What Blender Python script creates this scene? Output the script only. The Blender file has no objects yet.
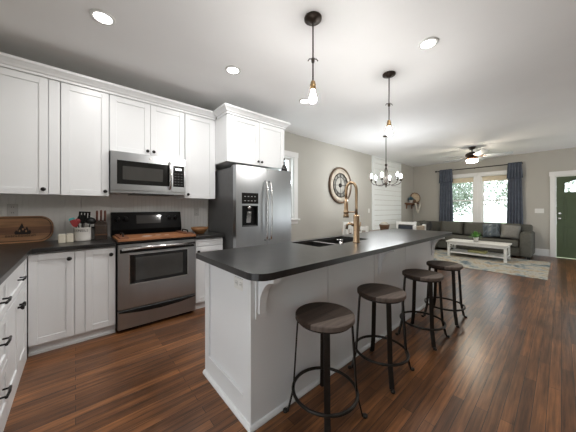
import bpy, bmesh, math, random
from mathutils import Vector, Matrix
random.seed(7)
sc = bpy.context.scene
C = sc.collection
PI = math.pi

# ------------------------------------------------------------------ camera, world, exposure
cam_data = bpy.data.cameras.new('camera')
cam_data.sensor_width = 36.0
cam_data.lens = 241.0 / 576.0 * 36.0
cam_data.shift_y = -8.0 / 576.0
cam_data.clip_start = 0.05
cam = bpy.data.objects.new('camera', cam_data)
cam.location = (0, 0, 1.255)
cam.rotation_euler = (PI / 2, 0, math.radians(48.6 - 90))
C.objects.link(cam)
sc.camera = cam

world = bpy.data.worlds.new('World')
sc.world = world
world.use_nodes = True
bg = world.node_tree.nodes['Background']
bg.inputs[0].default_value = (0.92, 0.97, 1.0, 1)
bg.inputs[1].default_value = 2.6
sc.view_settings.view_transform = 'Standard'
sc.view_settings.look = 'None'
sc.view_settings.gamma = 1.0
sc.view_settings.use_curve_mapping = False
sc.view_settings.exposure = 0.42
sc.cycles.use_denoising = True
sc.cycles.max_bounces = 8
sc.cycles.diffuse_bounces = 5
sc.cycles.glossy_bounces = 4
sc.cycles.transparent_max_bounces = 8
sc.cycles.sample_clamp_indirect = 6.0
CAN_W, BULB_L, CHAND_L, FAN_L = 9.0, 320.0, 260.0, 90.0

# ------------------------------------------------------------------ materials
def new_mat(name):
    m = bpy.data.materials.new(name)
    m.use_nodes = True
    return m, m.node_tree, m.node_tree.nodes['Principled BSDF']

def N(nt, kind, **kw):
    n = nt.nodes.new(kind)
    for k, v in kw.items():
        setattr(n, k, v)
    return n

def pmat(name, col, rough=0.5, metal=0.0, vary=0.06, scale=12.0, bump=0.0, bscale=60.0, spec=0.5, stretch=(1, 1, 1), coat=0.0):
    m, nt, b = new_mat(name)
    tc = N(nt, 'ShaderNodeTexCoord')
    mp = N(nt, 'ShaderNodeMapping')
    mp.inputs['Scale'].default_value = stretch
    nt.links.new(tc.outputs['Object'], mp.inputs['Vector'])
    nz = N(nt, 'ShaderNodeTexNoise')
    nz.inputs['Scale'].default_value = scale
    nz.inputs['Detail'].default_value = 4
    nt.links.new(mp.outputs[0], nz.inputs['Vector'])
    cr = N(nt, 'ShaderNodeValToRGB')
    cr.color_ramp.elements[0].position = 0.3
    cr.color_ramp.elements[1].position = 0.7
    cr.color_ramp.elements[0].color = tuple(max(0, c * (1 - vary)) for c in col) + (1,)
    cr.color_ramp.elements[1].color = tuple(min(1, c * (1 + vary)) for c in col) + (1,)
    nt.links.new(nz.outputs['Fac'], cr.inputs['Fac'])
    nt.links.new(cr.outputs['Color'], b.inputs['Base Color'])
    b.inputs['Roughness'].default_value = rough
    b.inputs['Metallic'].default_value = metal
    b.inputs['Specular IOR Level'].default_value = spec
    if coat:
        b.inputs['Coat Weight'].default_value = coat
        b.inputs['Coat Roughness'].default_value = 0.08
    if bump:
        n2 = N(nt, 'ShaderNodeTexNoise')
        n2.inputs['Scale'].default_value = bscale
        nt.links.new(mp.outputs[0], n2.inputs['Vector'])
        bp = N(nt, 'ShaderNodeBump')
        bp.inputs['Strength'].default_value = bump
        bp.inputs['Distance'].default_value = 0.01
        nt.links.new(n2.outputs['Fac'], bp.inputs['Height'])
        nt.links.new(bp.outputs['Normal'], b.inputs['Normal'])
    return m

def emat(name, col, strength):
    m, nt, b = new_mat(name)
    b.inputs['Base Color'].default_value = (0.9, 0.9, 0.9, 1)
    b.inputs['Emission Color'].default_value = tuple(col) + (1,)
    b.inputs['Emission Strength'].default_value = strength
    nz = N(nt, 'ShaderNodeTexNoise')
    nz.inputs['Scale'].default_value = 5
    mr = N(nt, 'ShaderNodeMapRange')
    mr.inputs['To Min'].default_value = 0.3
    mr.inputs['To Max'].default_value = 0.4
    nt.links.new(nz.outputs['Fac'], mr.inputs['Value'])
    nt.links.new(mr.outputs[0], b.inputs['Roughness'])
    return m

def wood_planks(name, c1, c2, cm, row=0.083, length=1.3, rough=0.3, rot=0.0, grain=0.35, mortar=0.0016, var=0.25, bumpd=0.0015, spec=0.5):
    m, nt, b = new_mat(name)
    b.inputs['Specular IOR Level'].default_value = spec
    tc = N(nt, 'ShaderNodeTexCoord')
    mp = N(nt, 'ShaderNodeMapping')
    mp.inputs['Rotation'].default_value = (0, 0, rot)
    nt.links.new(tc.outputs['Object'], mp.inputs['Vector'])
    br = N(nt, 'ShaderNodeTexBrick')
    br.offset = 0.37
    br.offset_frequency = 2
    br.inputs['Color1'].default_value = tuple(c1) + (1,)
    br.inputs['Color2'].default_value = tuple(c2) + (1,)
    br.inputs['Mortar'].default_value = tuple(cm) + (1,)
    br.inputs['Scale'].default_value = 1.0
    br.inputs['Mortar Size'].default_value = mortar
    br.inputs['Mortar Smooth'].default_value = 0.2
    br.inputs['Brick Width'].default_value = length
    br.inputs['Row Height'].default_value = row
    nt.links.new(mp.outputs[0], br.inputs['Vector'])
    ms = N(nt, 'ShaderNodeMapping')
    ms.inputs['Scale'].default_value = (2.2, 45, 45)
    nt.links.new(mp.outputs[0], ms.inputs['Vector'])
    nz = N(nt, 'ShaderNodeTexNoise')
    nz.inputs['Scale'].default_value = 1.0
    nz.inputs['Detail'].default_value = 6
    nz.inputs['Roughness'].default_value = 0.65
    nt.links.new(ms.outputs[0], nz.inputs['Vector'])
    n3 = N(nt, 'ShaderNodeTexNoise')
    n3.inputs['Scale'].default_value = 1.7
    n3.inputs['Detail'].default_value = 3
    nt.links.new(mp.outputs[0], n3.inputs['Vector'])
    mr = N(nt, 'ShaderNodeMapRange')
    mr.inputs['From Min'].default_value = 0.3
    mr.inputs['From Max'].default_value = 0.7
    mr.inputs['To Min'].default_value = 1 - grain
    mr.inputs['To Max'].default_value = 1 + grain
    nt.links.new(nz.outputs['Fac'], mr.inputs['Value'])
    mr2 = N(nt, 'ShaderNodeMapRange')
    mr2.inputs['From Min'].default_value = 0.3
    mr2.inputs['From Max'].default_value = 0.7
    mr2.inputs['To Min'].default_value = 1 - var
    mr2.inputs['To Max'].default_value = 1 + var
    nt.links.new(n3.outputs['Fac'], mr2.inputs['Value'])
    mu = N(nt, 'ShaderNodeMath', operation='MULTIPLY')
    nt.links.new(mr.outputs[0], mu.inputs[0])
    nt.links.new(mr2.outputs[0], mu.inputs[1])
    vm = N(nt, 'ShaderNodeVectorMath', operation='SCALE')
    nt.links.new(br.outputs['Color'], vm.inputs[0])
    nt.links.new(mu.outputs[0], vm.inputs['Scale'])
    nt.links.new(vm.outputs['Vector'], b.inputs['Base Color'])
    b.inputs['Roughness'].default_value = rough
    bp = N(nt, 'ShaderNodeBump')
    bp.inputs['Strength'].default_value = 0.25
    bp.inputs['Distance'].default_value = bumpd
    sb = N(nt, 'ShaderNodeMath', operation='SUBTRACT')
    nt.links.new(nz.outputs['Fac'], sb.inputs[0])
    nt.links.new(br.outputs['Fac'], sb.inputs[1])
    nt.links.new(sb.outputs[0], bp.inputs['Height'])
    nt.links.new(bp.outputs['Normal'], b.inputs['Normal'])
    return m

def check_mat(name, ca, cb, cc, size=0.07):
    m, nt, b = new_mat(name)
    tc = N(nt, 'ShaderNodeTexCoord')
    ck = N(nt, 'ShaderNodeTexBrick')
    ck.offset = 0.5
    ck.inputs['Color1'].default_value = tuple(ca) + (1,)
    ck.inputs['Color2'].default_value = tuple(cb) + (1,)
    ck.inputs['Mortar'].default_value = tuple(cc) + (1,)
    ck.inputs['Scale'].default_value = 1
    ck.inputs['Mortar Size'].default_value = size * 0.16
    ck.inputs['Brick Width'].default_value = size
    ck.inputs['Row Height'].default_value = size
    nt.links.new(tc.outputs['Generated'], ck.inputs['Vector'])
    nt.links.new(ck.outputs['Color'], b.inputs['Base Color'])
    b.inputs['Roughness'].default_value = 0.95
    return m

def rug_mat():
    m, nt, b = new_mat('rug_weave')
    tc = N(nt, 'ShaderNodeTexCoord')
    nz = N(nt, 'ShaderNodeTexNoise')
    nz.inputs['Scale'].default_value = 2.6
    nz.inputs['Detail'].default_value = 7
    nz.inputs['Roughness'].default_value = 0.7
    nt.links.new(tc.outputs['Object'], nz.inputs['Vector'])
    cr = N(nt, 'ShaderNodeValToRGB')
    el = cr.color_ramp.elements
    el[0].position = 0.34
    el[0].color = (0.05, 0.085, 0.12, 1)
    el[1].position = 0.66
    el[1].color = (0.55, 0.53, 0.47, 1)
    for p, c in ((0.43, (0.22, 0.26, 0.27, 1)), (0.5, (0.46, 0.44, 0.38, 1)), (0.58, (0.34, 0.26, 0.17, 1))):
        e = el.new(p)
        e.color = c
    nt.links.new(nz.outputs['Fac'], cr.inputs['Fac'])
    nt.links.new(cr.outputs['Color'], b.inputs['Base Color'])
    b.inputs['Roughness'].default_value = 0.95
    return m

def glass_mat(name='window_glass', refl=0.07):
    m = bpy.data.materials.new(name)
    m.use_nodes = True
    nt = m.node_tree
    nt.nodes.clear()
    out = N(nt, 'ShaderNodeOutputMaterial')
    mx = N(nt, 'ShaderNodeMixShader')
    tr = N(nt, 'ShaderNodeBsdfTransparent')
    tr.inputs[0].default_value = (0.95, 0.98, 0.98, 1)
    gl = N(nt, 'ShaderNodeBsdfGlossy')
    gl.inputs['Roughness'].default_value = 0.02
    mx.inputs[0].default_value = refl
    nt.links.new(tr.outputs[0], mx.inputs[1])
    nt.links.new(gl.outputs[0], mx.inputs[2])
    nt.links.new(mx.outputs[0], out.inputs[0])
    return m

M = {}
M['cab'] = pmat('white_cabinet_paint', (0.76, 0.765, 0.77), 0.35, vary=0.01, scale=3)
M['ceil'] = pmat('ceiling_paint', (0.87, 0.87, 0.87), 0.9, vary=0.015, scale=2, bump=0.03, bscale=90)
M['wall'] = pmat('greige_wall_paint', (0.455, 0.435, 0.39), 0.85, vary=0.02, scale=1.5, bump=0.04, bscale=120)
M['trim'] = pmat('white_trim_paint', (0.78, 0.77, 0.75), 0.4, vary=0.01, scale=3)
M['shiplap'] = pmat('shiplap_paint', (0.82, 0.84, 0.83), 0.5, vary=0.015, scale=3)
M['splash'] = pmat('backsplash_beadboard_paint', (0.74, 0.73, 0.71), 0.45, vary=0.02, scale=3)
M['floor'] = wood_planks('dark_hardwood_floor', (0.22, 0.090, 0.033), (0.072, 0.029, 0.012), (0.010, 0.005, 0.003), row=0.06, length=0.95, rough=0.28, grain=0.7, var=0.35)
M['counter'] = pmat('charcoal_countertop', (0.016, 0.0152, 0.0148), 0.28, vary=0.5, scale=9, bump=0.015, bscale=40)
M['steel'] = pmat('brushed_stainless', (0.45, 0.46, 0.47), 0.30, 1.0, vary=0.04, scale=5, bump=0.12, bscale=2.2, stretch=(1.6, 1.6, 0.35))
M['steel2'] = pmat('bright_stainless', (0.68, 0.67, 0.66), 0.2, 1.0, vary=0.03, scale=5)
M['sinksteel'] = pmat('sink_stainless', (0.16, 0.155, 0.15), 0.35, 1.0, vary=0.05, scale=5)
M['fridgeside'] = pmat('dark_grey_appliance_side', (0.085, 0.085, 0.085), 0.45, 0.3, vary=0.06, scale=20)
M['blackgloss'] = pmat('black_glass', (0.008, 0.008, 0.008), 0.07, vary=0.1, scale=5)
M['ovenglass'] = pmat('oven_window_glass', (0.05, 0.048, 0.045), 0.08, vary=0.1, scale=5)
M['black'] = pmat('black_plastic', (0.008, 0.008, 0.008), 0.3, vary=0.1, scale=20, spec=0.2)
M['matteblack'] = pmat('black_enamel', (0.006, 0.006, 0.006), 0.3, vary=0.1, scale=20, spec=0.06)
M['iron'] = pmat('dark_iron', (0.022, 0.018, 0.015), 0.42, 0.6, vary=0.25, scale=25)
M['knob'] = pmat('oil_rubbed_knob_metal', (0.012, 0.010, 0.009), 0.35, 0.5, vary=0.2, scale=30)
M['bronze'] = pmat('champagne_bronze', (0.46, 0.33, 0.21), 0.27, 1.0, vary=0.06, scale=20)
M['brass'] = pmat('aged_brass_socket', (0.30, 0.20, 0.10), 0.35, 1.0, vary=0.15, scale=30)
M['darkbronze'] = pmat('dark_bronze', (0.035, 0.024, 0.018), 0.4, 0.7, vary=0.2, scale=20)
M['copperwood'] = pmat('reddish_fan_wood', (0.22, 0.10, 0.05), 0.4, vary=0.2, scale=14)
M['seat'] = wood_planks('stool_seat_wood', (0.038, 0.025, 0.018), (0.028, 0.018, 0.013), (0.010, 0.007, 0.006), row=0.10, length=2.0, rough=0.6, grain=0.35, spec=0.2)
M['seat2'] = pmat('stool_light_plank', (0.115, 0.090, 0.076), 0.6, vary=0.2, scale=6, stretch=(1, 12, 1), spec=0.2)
M['board'] = pmat('cutting_board_acacia', (0.31, 0.155, 0.068), 0.45, vary=0.4, scale=3, stretch=(1, 1, 9))
M['board2'] = pmat('cutting_board_dark_strip', (0.17, 0.075, 0.035), 0.45, vary=0.35, scale=3, stretch=(1, 1, 9))
M['burn'] = pmat('burned_engraving', (0.018, 0.012, 0.01), 0.8, vary=0.2, scale=30)
M['cream'] = pmat('cream_ceramic', (0.62, 0.57, 0.47), 0.45, vary=0.05, scale=8)
M['ceramic'] = pmat('white_ceramic', (0.72, 0.69, 0.65), 0.25, vary=0.03, scale=8)
M['ink'] = pmat('dark_ink', (0.06, 0.06, 0.06), 0.7, vary=0.1, scale=20)
M['red'] = pmat('red_silicone', (0.20, 0.016, 0.018), 0.5, vary=0.1, scale=10)
M['teal'] = pmat('teal_silicone', (0.06, 0.33, 0.33), 0.5, vary=0.1, scale=10)
M['blockwood'] = pmat('walnut_knife_block', (0.030, 0.018, 0.012), 0.5, vary=0.4, scale=5, stretch=(1, 1, 8))
M['knifehandle'] = pmat('reddish_wood_handle', (0.11, 0.038, 0.025), 0.45, vary=0.2, scale=18)
M['traywood'] = pmat('stove_cover_wood', (0.30, 0.125, 0.052), 0.5, vary=0.35, scale=3, stretch=(1, 10, 1))
M['trayedge'] = pmat('stove_cover_end_cleat', (0.15, 0.06, 0.03), 0.5, vary=0.3, scale=6)
M['white'] = pmat('white_paint', (0.75, 0.75, 0.73), 0.5, vary=0.03, scale=10)
M['bowl'] = pmat('olive_wood_bowl', (0.24, 0.115, 0.045), 0.4, vary=0.45, scale=6, stretch=(1, 1, 5))
M['plate'] = pmat('outlet_plastic', (0.74, 0.73, 0.70), 0.4, vary=0.01, scale=5)
M['plategrey'] = pmat('grey_outlet_plastic', (0.56, 0.55, 0.53), 0.4, vary=0.01, scale=5)
M['clockwood'] = pmat('weathered_clock_wood', (0.50, 0.44, 0.36), 0.75, vary=0.2, scale=12)
M['clockrim'] = pmat('dark_clock_rim', (0.12, 0.075, 0.045), 0.55, vary=0.35, scale=15)
M['sofa'] = pmat('grey_sofa_fabric', (0.105, 0.103, 0.090), 0.95, vary=0.12, scale=30, bump=0.2, bscale=150, spec=0.1)
M['sofapale'] = pmat('grey_pillow_fabric', (0.20, 0.195, 0.18), 0.95, vary=0.1, scale=30, spec=0.1)
M['plaid'] = check_mat('plaid_pillow_fabric', (0.035, 0.05, 0.062), (0.25, 0.28, 0.29), (0.10, 0.12, 0.14), 0.22)
M['darkpillow'] = check_mat('black_patterned_pillow', (0.015, 0.015, 0.016), (0.12, 0.12, 0.115), (0.03, 0.03, 0.03), 0.2)
M['curtain'] = pmat('slate_blue_curtain', (0.105, 0.120, 0.150), 0.9, vary=0.15, scale=14, spec=0.1)
M['door'] = pmat('olive_green_door_paint', (0.055, 0.080, 0.034), 0.45, vary=0.06, scale=5)
M['tablewhite'] = pmat('distressed_white_paint', (0.74, 0.73, 0.69), 0.55, vary=0.08, scale=10)
M['tabletop'] = wood_planks('coffee_table_top_planks', (0.74, 0.72, 0.68), (0.68, 0.67, 0.63), (0.35, 0.33, 0.3), row=0.12, length=3, rough=0.4, rot=PI / 2, grain=0.06, var=0.05)
M['rug'] = rug_mat()
M['leaf'] = pmat('green_leaf', (0.09, 0.26, 0.04), 0.5, vary=0.35, scale=20)
M['leafteal'] = pmat('blue_green_leaf', (0.05, 0.12, 0.16), 0.6, vary=0.35, scale=20)
M['shelfwood'] = pmat('rustic_shelf_wood', (0.16, 0.075, 0.035), 0.6, vary=0.35, scale=10)
M['straw'] = pmat('tan_straw', (0.42, 0.33, 0.23), 0.8, vary=0.25, scale=40, bump=0.4, bscale=60)
M['wicker'] = pmat('brown_wicker', (0.16, 0.09, 0.05), 0.8, vary=0.4, scale=40, bump=0.5, bscale=70)
M['cotton'] = pmat('cream_cotton', (0.62, 0.58, 0.50), 0.9, vary=0.12, scale=30, bump=0.4, bscale=60)
M['linen'] = pmat('tan_linen', (0.42, 0.34, 0.25), 0.9, vary=0.12, scale=30)
M['darktable'] = pmat('dining_table_top_wood', (0.13, 0.075, 0.045), 0.4, vary=0.3, scale=6, stretch=(1, 8, 1))
M['darkcloth'] = pmat('charcoal_woven_panel', (0.03, 0.035, 0.045), 0.8, vary=0.3, scale=50)
M['shade'] = pmat('cream_roller_shade', (0.72, 0.62, 0.46), 0.9, vary=0.03, scale=10)
M['olive'] = pmat('olive_box_card', (0.35, 0.33, 0.14), 0.7, vary=0.15, scale=10)
M['glass'] = glass_mat()
M['bottle'] = pmat('black_bottle_glass', (0.012, 0.010, 0.010), 0.15, vary=0.1, scale=10)
M['bark'] = pmat('grey_bark', (0.22, 0.20, 0.17), 0.9, vary=0.3, scale=6)
M['foliage'] = pmat('pale_spring_foliage', (0.24, 0.29, 0.22), 0.9, vary=0.35, scale=6)
M['lawn'] = pmat('lawn_grass', (0.30, 0.36, 0.20), 1.0, vary=0.2, scale=1.5)
M['fanblade'] = pmat('pale_fan_blade', (0.50, 0.53, 0.56), 0.5, vary=0.05, scale=8)
M['can'] = emat('recessed_lamp_lens', (1.0, 0.98, 0.95), 12.0)
M['bulb'] = emat('pendant_bulb_glow', (1.0, 0.97, 0.93), BULB_L)
M['cbulb'] = emat('chandelier_bulb_glow', (0.95, 0.98, 1.0), CHAND_L)
M['fanlamp'] = emat('fan_lamp_bowl_glow', (1.0, 0.88, 0.70), FAN_L)
M['lcd'] = emat('display_digits', (0.9, 0.95, 1.0), 0.8)

# ------------------------------------------------------------------ geometry helpers
class MB:
    def __init__(self):
        self.bm = bmesh.new()
    def box(self, x0, x1, y0, y1, z0, z1, mi=0):
        x0, x1 = sorted((x0, x1)); y0, y1 = sorted((y0, y1)); z0, z1 = sorted((z0, z1))
        v = [self.bm.verts.new(p) for p in ((x0, y0, z0), (x1, y0, z0), (x1, y1, z0), (x0, y1, z0), (x0, y0, z1), (x1, y0, z1), (x1, y1, z1), (x0, y1, z1))]
        for q in ((3, 2, 1, 0), (4, 5, 6, 7), (0, 1, 5, 4), (1, 2, 6, 5), (2, 3, 7, 6), (3, 0, 4, 7)):
            f = self.bm.faces.new([v[i] for i in q])
            f.material_index = mi
        return self
    def prism(self, pts, d0, d1, axis='z', mi=0, smooth=False):
        def P(a, b, d):
            return {'z': (a, b, d), 'y': (a, d, b), 'x': (d, a, b)}[axis]
        lo = [self.bm.verts.new(P(a, b, d0)) for a, b in pts]
        hi = [self.bm.verts.new(P(a, b, d1)) for a, b in pts]
        n = len(pts)
        fs = [self.bm.faces.new(lo[::-1]), self.bm.faces.new(hi)]
        for i in range(n):
            f = self.bm.faces.new((lo[i], lo[(i + 1) % n], hi[(i + 1) % n], hi[i]))
            f.smooth = smooth
            fs.append(f)
        for f in fs:
            f.material_index = mi
        return self
    def tube(self, pts, r, seg=10, closed=False, cap=True, mi=0, flat=None):
        pts = [Vector(p) for p in pts]
        n = len(pts)
        rs = r if isinstance(r, (list, tuple)) else [r] * n
        rings = []
        t0 = (pts[1] - pts[0]).normalized()
        ref = Vector((0, 0, 1)) if abs(t0.z) < 0.9 else Vector((1, 0, 0))
        u = t0.cross(ref).normalized()
        for i, p in enumerate(pts):
            if closed:
                t = (pts[(i + 1) % n] - pts[i - 1]).normalized()
            else:
                t = (pts[min(i + 1, n - 1)] - pts[max(i - 1, 0)]).normalized()
            u = (u - t * u.dot(t)).normalized()
            w = t.cross(u)
            rings.append([self.bm.verts.new(p + (u * math.cos(2 * PI * k / seg) + w * math.sin(2 * PI * k / seg)) * rs[i]) for k in range(seg)])
        m = n if closed else n - 1
        for i in range(m):
            a, b = rings[i], rings[(i + 1) % n]
            for k in range(seg):
                f = self.bm.faces.new((a[k], a[(k + 1) % seg], b[(k + 1) % seg], b[k]))
                f.smooth = True
                f.material_index = mi
        if not closed and cap:
            for ring in (rings[0][::-1], rings[-1]):
                f = self.bm.faces.new(ring)
                f.material_index = mi
        return self
    def cyl(self, p0, p1, r, seg=20, mi=0):
        return self.tube([p0, p1], r, seg, mi=mi)
    def lathe(self, prof, origin=(0, 0, 0), axis='z', seg=32, mi=0, smooth=True):
        ox, oy, oz = origin
        rings = []
        for r, h in prof:
            ring = []
            if r < 1e-6:
                ring = [self.bm.verts.new(self._ax(0, 0, h, axis, ox, oy, oz))]
            else:
                for k in range(seg):
                    a = 2 * PI * k / seg
                    ring.append(self.bm.verts.new(self._ax(r * math.cos(a), r * math.sin(a), h, axis, ox, oy, oz)))
            rings.append(ring)
        for a, b in zip(rings, rings[1:]):
            for k in range(seg):
                k2 = (k + 1) % seg
                if len(a) == 1 and len(b) == 1:
                    continue
                if len(a) == 1:
                    vs = (a[0], b[k2], b[k])
                elif len(b) == 1:
                    vs = (a[k], a[k2], b[0])
                else:
                    vs = (a[k], a[k2], b[k2], b[k])
                f = self.bm.faces.new(vs)
                f.smooth = smooth
                f.material_index = mi
        if tuple(prof[0]) == tuple(prof[-1]):
            bmesh.ops.remove_doubles(self.bm, verts=rings[0] + rings[-1], dist=1e-6)
            return self
        for ring, rev in ((rings[0], True), (rings[-1], False)):
            if len(ring) > 1:
                f = self.bm.faces.new(ring[::-1] if rev else ring)
                f.material_index = mi
        return self
    @staticmethod
    def _ax(a, b, h, axis, ox, oy, oz):
        if axis == 'z':
            return (ox + a, oy + b, oz + h)
        if axis == 'y':
            return (ox + a, oy + h, oz + b)
        return (ox + h, oy + a, oz + b)
    def sweep(self, path, prof, mi=0, closed_prof=True):
        """profile of (outward offset, z) carried along a 2D path with mitred corners; outward = right of travel"""
        n = len(path)
        rings = []
        for i in range(n):
            p = Vector(path[i])
            ns = []
            if i > 0:
                d = (p - Vector(path[i - 1])).normalized(); ns.append(Vector((d.y, -d.x)))
            if i < n - 1:
                d = (Vector(path[i + 1]) - p).normalized(); ns.append(Vector((d.y, -d.x)))
            nn = sum(ns, Vector((0, 0))) / len(ns)
            nn = nn / nn.length_squared
            rings.append([self.bm.verts.new((p.x + nn.x * o, p.y + nn.y * o, z)) for o, z in prof])
        k = len(prof)
        for a, b in zip(rings, rings[1:]):
            for j in range(k):
                self.bm.faces.new((a[j], a[(j + 1) % k], b[(j + 1) % k], b[j])).material_index = mi
        self.bm.faces.new(rings[0][::-1]); self.bm.faces.new(rings[-1])
        return self
    def pillow(self, c, w, h, d, mat3=None, n=14, pw=0.55):
        """soft cushion; w along local x, h along local z, d thickness along local y"""
        mat3 = mat3 or Matrix.Identity(3)
        vs = {}
        for s in (-1, 1):
            for i in range(n + 1):
                for j in range(n + 1):
                    a, b = i / n * 2 - 1, j / n * 2 - 1
                    t = max(0.0, (1 - a ** 4) * (1 - b ** 4)) ** pw
                    if t < 1e-9 and s == 1:
                        vs[(s, i, j)] = vs[(-1, i, j)]
                        continue
                    pinch = 1 - 0.06 * (1 - a * a) * abs(b) ** 3
                    pinch2 = 1 - 0.06 * (1 - b * b) * abs(a) ** 3
                    p = Vector((a * w / 2 * pinch2, s * d / 2 * t, b * h / 2 * pinch))
                    vs[(s, i, j)] = self.bm.verts.new(Vector(c) + mat3 @ p)
        for s in (-1, 1):
            for i in range(n):
                for j in range(n):
                    q = [vs[(s, i, j)], vs[(s, i + 1, j)], vs[(s, i + 1, j + 1)], vs[(s, i, j + 1)]]
                    if s == 1:
                        q = q[::-1]
                    try:
                        f = self.bm.faces.new(q)
                        f.smooth = True
                    except ValueError:
                        pass
        return self
    def xform(self, mat):
        bmesh.ops.transform(self.bm, matrix=mat, verts=self.bm.verts)
        return self

def children_loc(parent):
    loc = Vector((0, 0, 0))
    while parent is not None:
        loc += parent.location
        parent = parent.parent
    return loc

def obj(name, mb, mat, parent=None, bevel=0.0, seg=2, label=None, origin=None, smooth=False):
    """ONE mesh object; mb is in world coordinates while the parent still stands unrotated"""
    bm = mb.bm
    bmesh.ops.recalc_face_normals(bm, faces=bm.faces)
    off = children_loc(parent)
    if origin is not None:
        off = off + (Vector(origin) - off)
    bmesh.ops.translate(bm, verts=bm.verts, vec=-off)
    me = bpy.data.meshes.new(name)
    bm.to_mesh(me)
    bm.free()
    for m in (mat if isinstance(mat, (list, tuple)) else [mat]):
        me.materials.append(m if not isinstance(m, str) else M[m])
    o = bpy.data.objects.new(name, me)
    C.objects.link(o)
    if parent is not None:
        o.parent = parent
        if origin is not None:
            o.location = Vector(origin) - children_loc(parent)
    elif origin is not None:
        o.location = origin
    if smooth:
        for p in me.polygons:
            p.use_smooth = True
    if bevel:
        b = o.modifiers.new('bevel', 'BEVEL')
        b.width = bevel
        b.segments = seg
        b.limit_method = 'ANGLE'
        b.angle_limit = math.radians(40)
        if seg > 2:
            for p in me.polygons:
                p.use_smooth = True
    if label:
        o['label'] = label
    return o

def tag(o, label, cat, group=None, kind=None):
    o['label'] = label
    o['category'] = cat
    if group:
        o['group'] = group
    if kind:
        o['kind'] = kind
    return o

def thing(name, label, cat, loc=(0, 0, 0), group=None):
    o = bpy.data.objects.new(name, None)
    o.empty_display_size = 0.05
    C.objects.link(o)
    o.location = loc
    return tag(o, label, cat, group)

def struct(name, mb, mat, parent=None, bevel=0.0, label=None, cat=None):
    o = obj(name, mb, mat, parent, bevel)
    if parent is None:
        o['kind'] = 'structure'
        if label:
            o['label'] = label
        if cat:
            o['category'] = cat
    return o

def kids(o):
    return [c for c in C.objects if c.parent == o]

def dup(root, loc, rotz=0.0, label=None, group=None):
    def rec(o, parent):
        c = o.copy()
        C.objects.link(c)
        c.parent = parent
        for ch in kids(o):
            rec(ch, c)
        return c
    r = rec(root, None)
    r.location = loc
    r.rotation_euler = (0, 0, rotz)
    if label:
        r['label'] = label
    if group:
        r['group'] = group
    return r

def arc(cx, cy, r, a0, a1, n):
    return [(cx + r * math.cos(math.radians(a0 + (a1 - a0) * i / n)), cy + r * math.sin(math.radians(a0 + (a1 - a0) * i / n))) for i in range(n + 1)]

def rrect(x0, x1, y0, y1, r, n=8):
    rs = r if isinstance(r, (list, tuple)) else [r] * 4   # order: lower-left, lower-right, upper-right, upper-left
    p = []
    for (cx, cy, a, rr) in ((x0 + rs[0], y0 + rs[0], 180, rs[0]), (x1 - rs[1], y0 + rs[1], 270, rs[1]), (x1 - rs[2], y1 - rs[2], 0, rs[2]), (x0 + rs[3], y1 - rs[3], 90, rs[3])):
        if rr <= 0:
            p.append((cx, cy))
        else:
            p += arc(cx, cy, rr, a, a + 90, n)
    return p

def text_bm(s, size, depth=0.001):
    cu = bpy.data.curves.new('lettering', 'FONT')
    cu.body = s
    cu.size = size
    cu.extrude = depth / 2
    cu.align_x = 'CENTER'
    cu.align_y = 'CENTER'
    to = bpy.data.objects.new('lettering', cu)
    C.objects.link(to)
    dg = bpy.context.evaluated_depsgraph_get()
    me = bpy.data.meshes.new_from_object(to.evaluated_get(dg))
    mb = MB()
    mb.bm.from_mesh(me)
    bpy.data.objects.remove(to)
    bpy.data.curves.remove(cu)
    bpy.data.meshes.remove(me)
    return mb

# ------------------------------------------------------------------ the setting
YW, XF, ZC = 3.55, 9.2, 2.74
XL, XB, YR = -0.93, -2.4, -2.4       # left kitchen wall, wall behind the camera, right wall

struct('floor', MB().box(XB, XF, YR, YW, -0.06, 0.0), 'floor', label='dark reddish brown hardwood plank floor', cat='floor')
struct('ceiling', MB().box(XB - .12, XF + .12, YR - .12, YW + .12, ZC, ZC + 0.12), 'ceil', label='flat white painted ceiling', cat='ceiling')

def wall_boxes(axis, d0, d1, u0, u1, z0, z1, holes):
    mb = MB()
    us = sorted(set([u0, u1] + [h[0] for h in holes] + [h[1] for h in holes]))
    zs = sorted(set([z0, z1] + [h[2] for h in holes] + [h[3] for h in holes]))
    for a, b in zip(us, us[1:]):
        zc0 = None
        for c, d in zip(zs, zs[1:]):
            inside = any(h[0] <= (a + b) / 2 <= h[1] and h[2] <= (c + d) / 2 <= h[3] for h in holes)
            if not inside:
                if axis == 'y':
                    mb.box(a, b, d0, d1, c, d)
                else:
                    mb.box(d0, d1, a, b, c, d)
    bmesh.ops.remove_doubles(mb.bm, verts=mb.bm.verts, dist=1e-5)
    return mb

W1 = (2.62, 3.28, 1.04, 2.27)                      # kitchen window behind the refrigerator
W2 = (1.775, 2.44, 0.72, 2.23)                     # living room windows (Y ranges)
W3 = (0.95, 1.605, 0.72, 2.23)
DR = (-0.84, 0.105, 0.0, 2.07)                     # front door opening
struct('wall_kitchen', wall_boxes('y', YW, YW + .12, XL - .12, XF + .12, 0, ZC, [W1]), 'wall', label='long greige wall behind the kitchen and clock', cat='wall')
struct('wall_living', wall_boxes('x', XF, XF + .12, YR, YW, 0, ZC, [W2, W3, DR]), 'wall', label='far greige wall with two windows and green door', cat='wall')
struct('wall_left', MB().box(XL - .12, XL, 1.6, YW, 0, ZC).box(XB, XL - .12, 1.6, 1.72, 0, ZC), 'wall', label='wall behind the left run of base cabinets', cat='wall')
struct('wall_back', wall_boxes('x', XB - .12, XB, YR, 1.6, 0, ZC, [(-1.0, 1.55, 0.05, 1.9)]), 'wall', label='wall behind the camera with a low opening added to let light in', cat='wall')  # opening is invented and kept low so sky light reaches the ceiling
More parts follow.
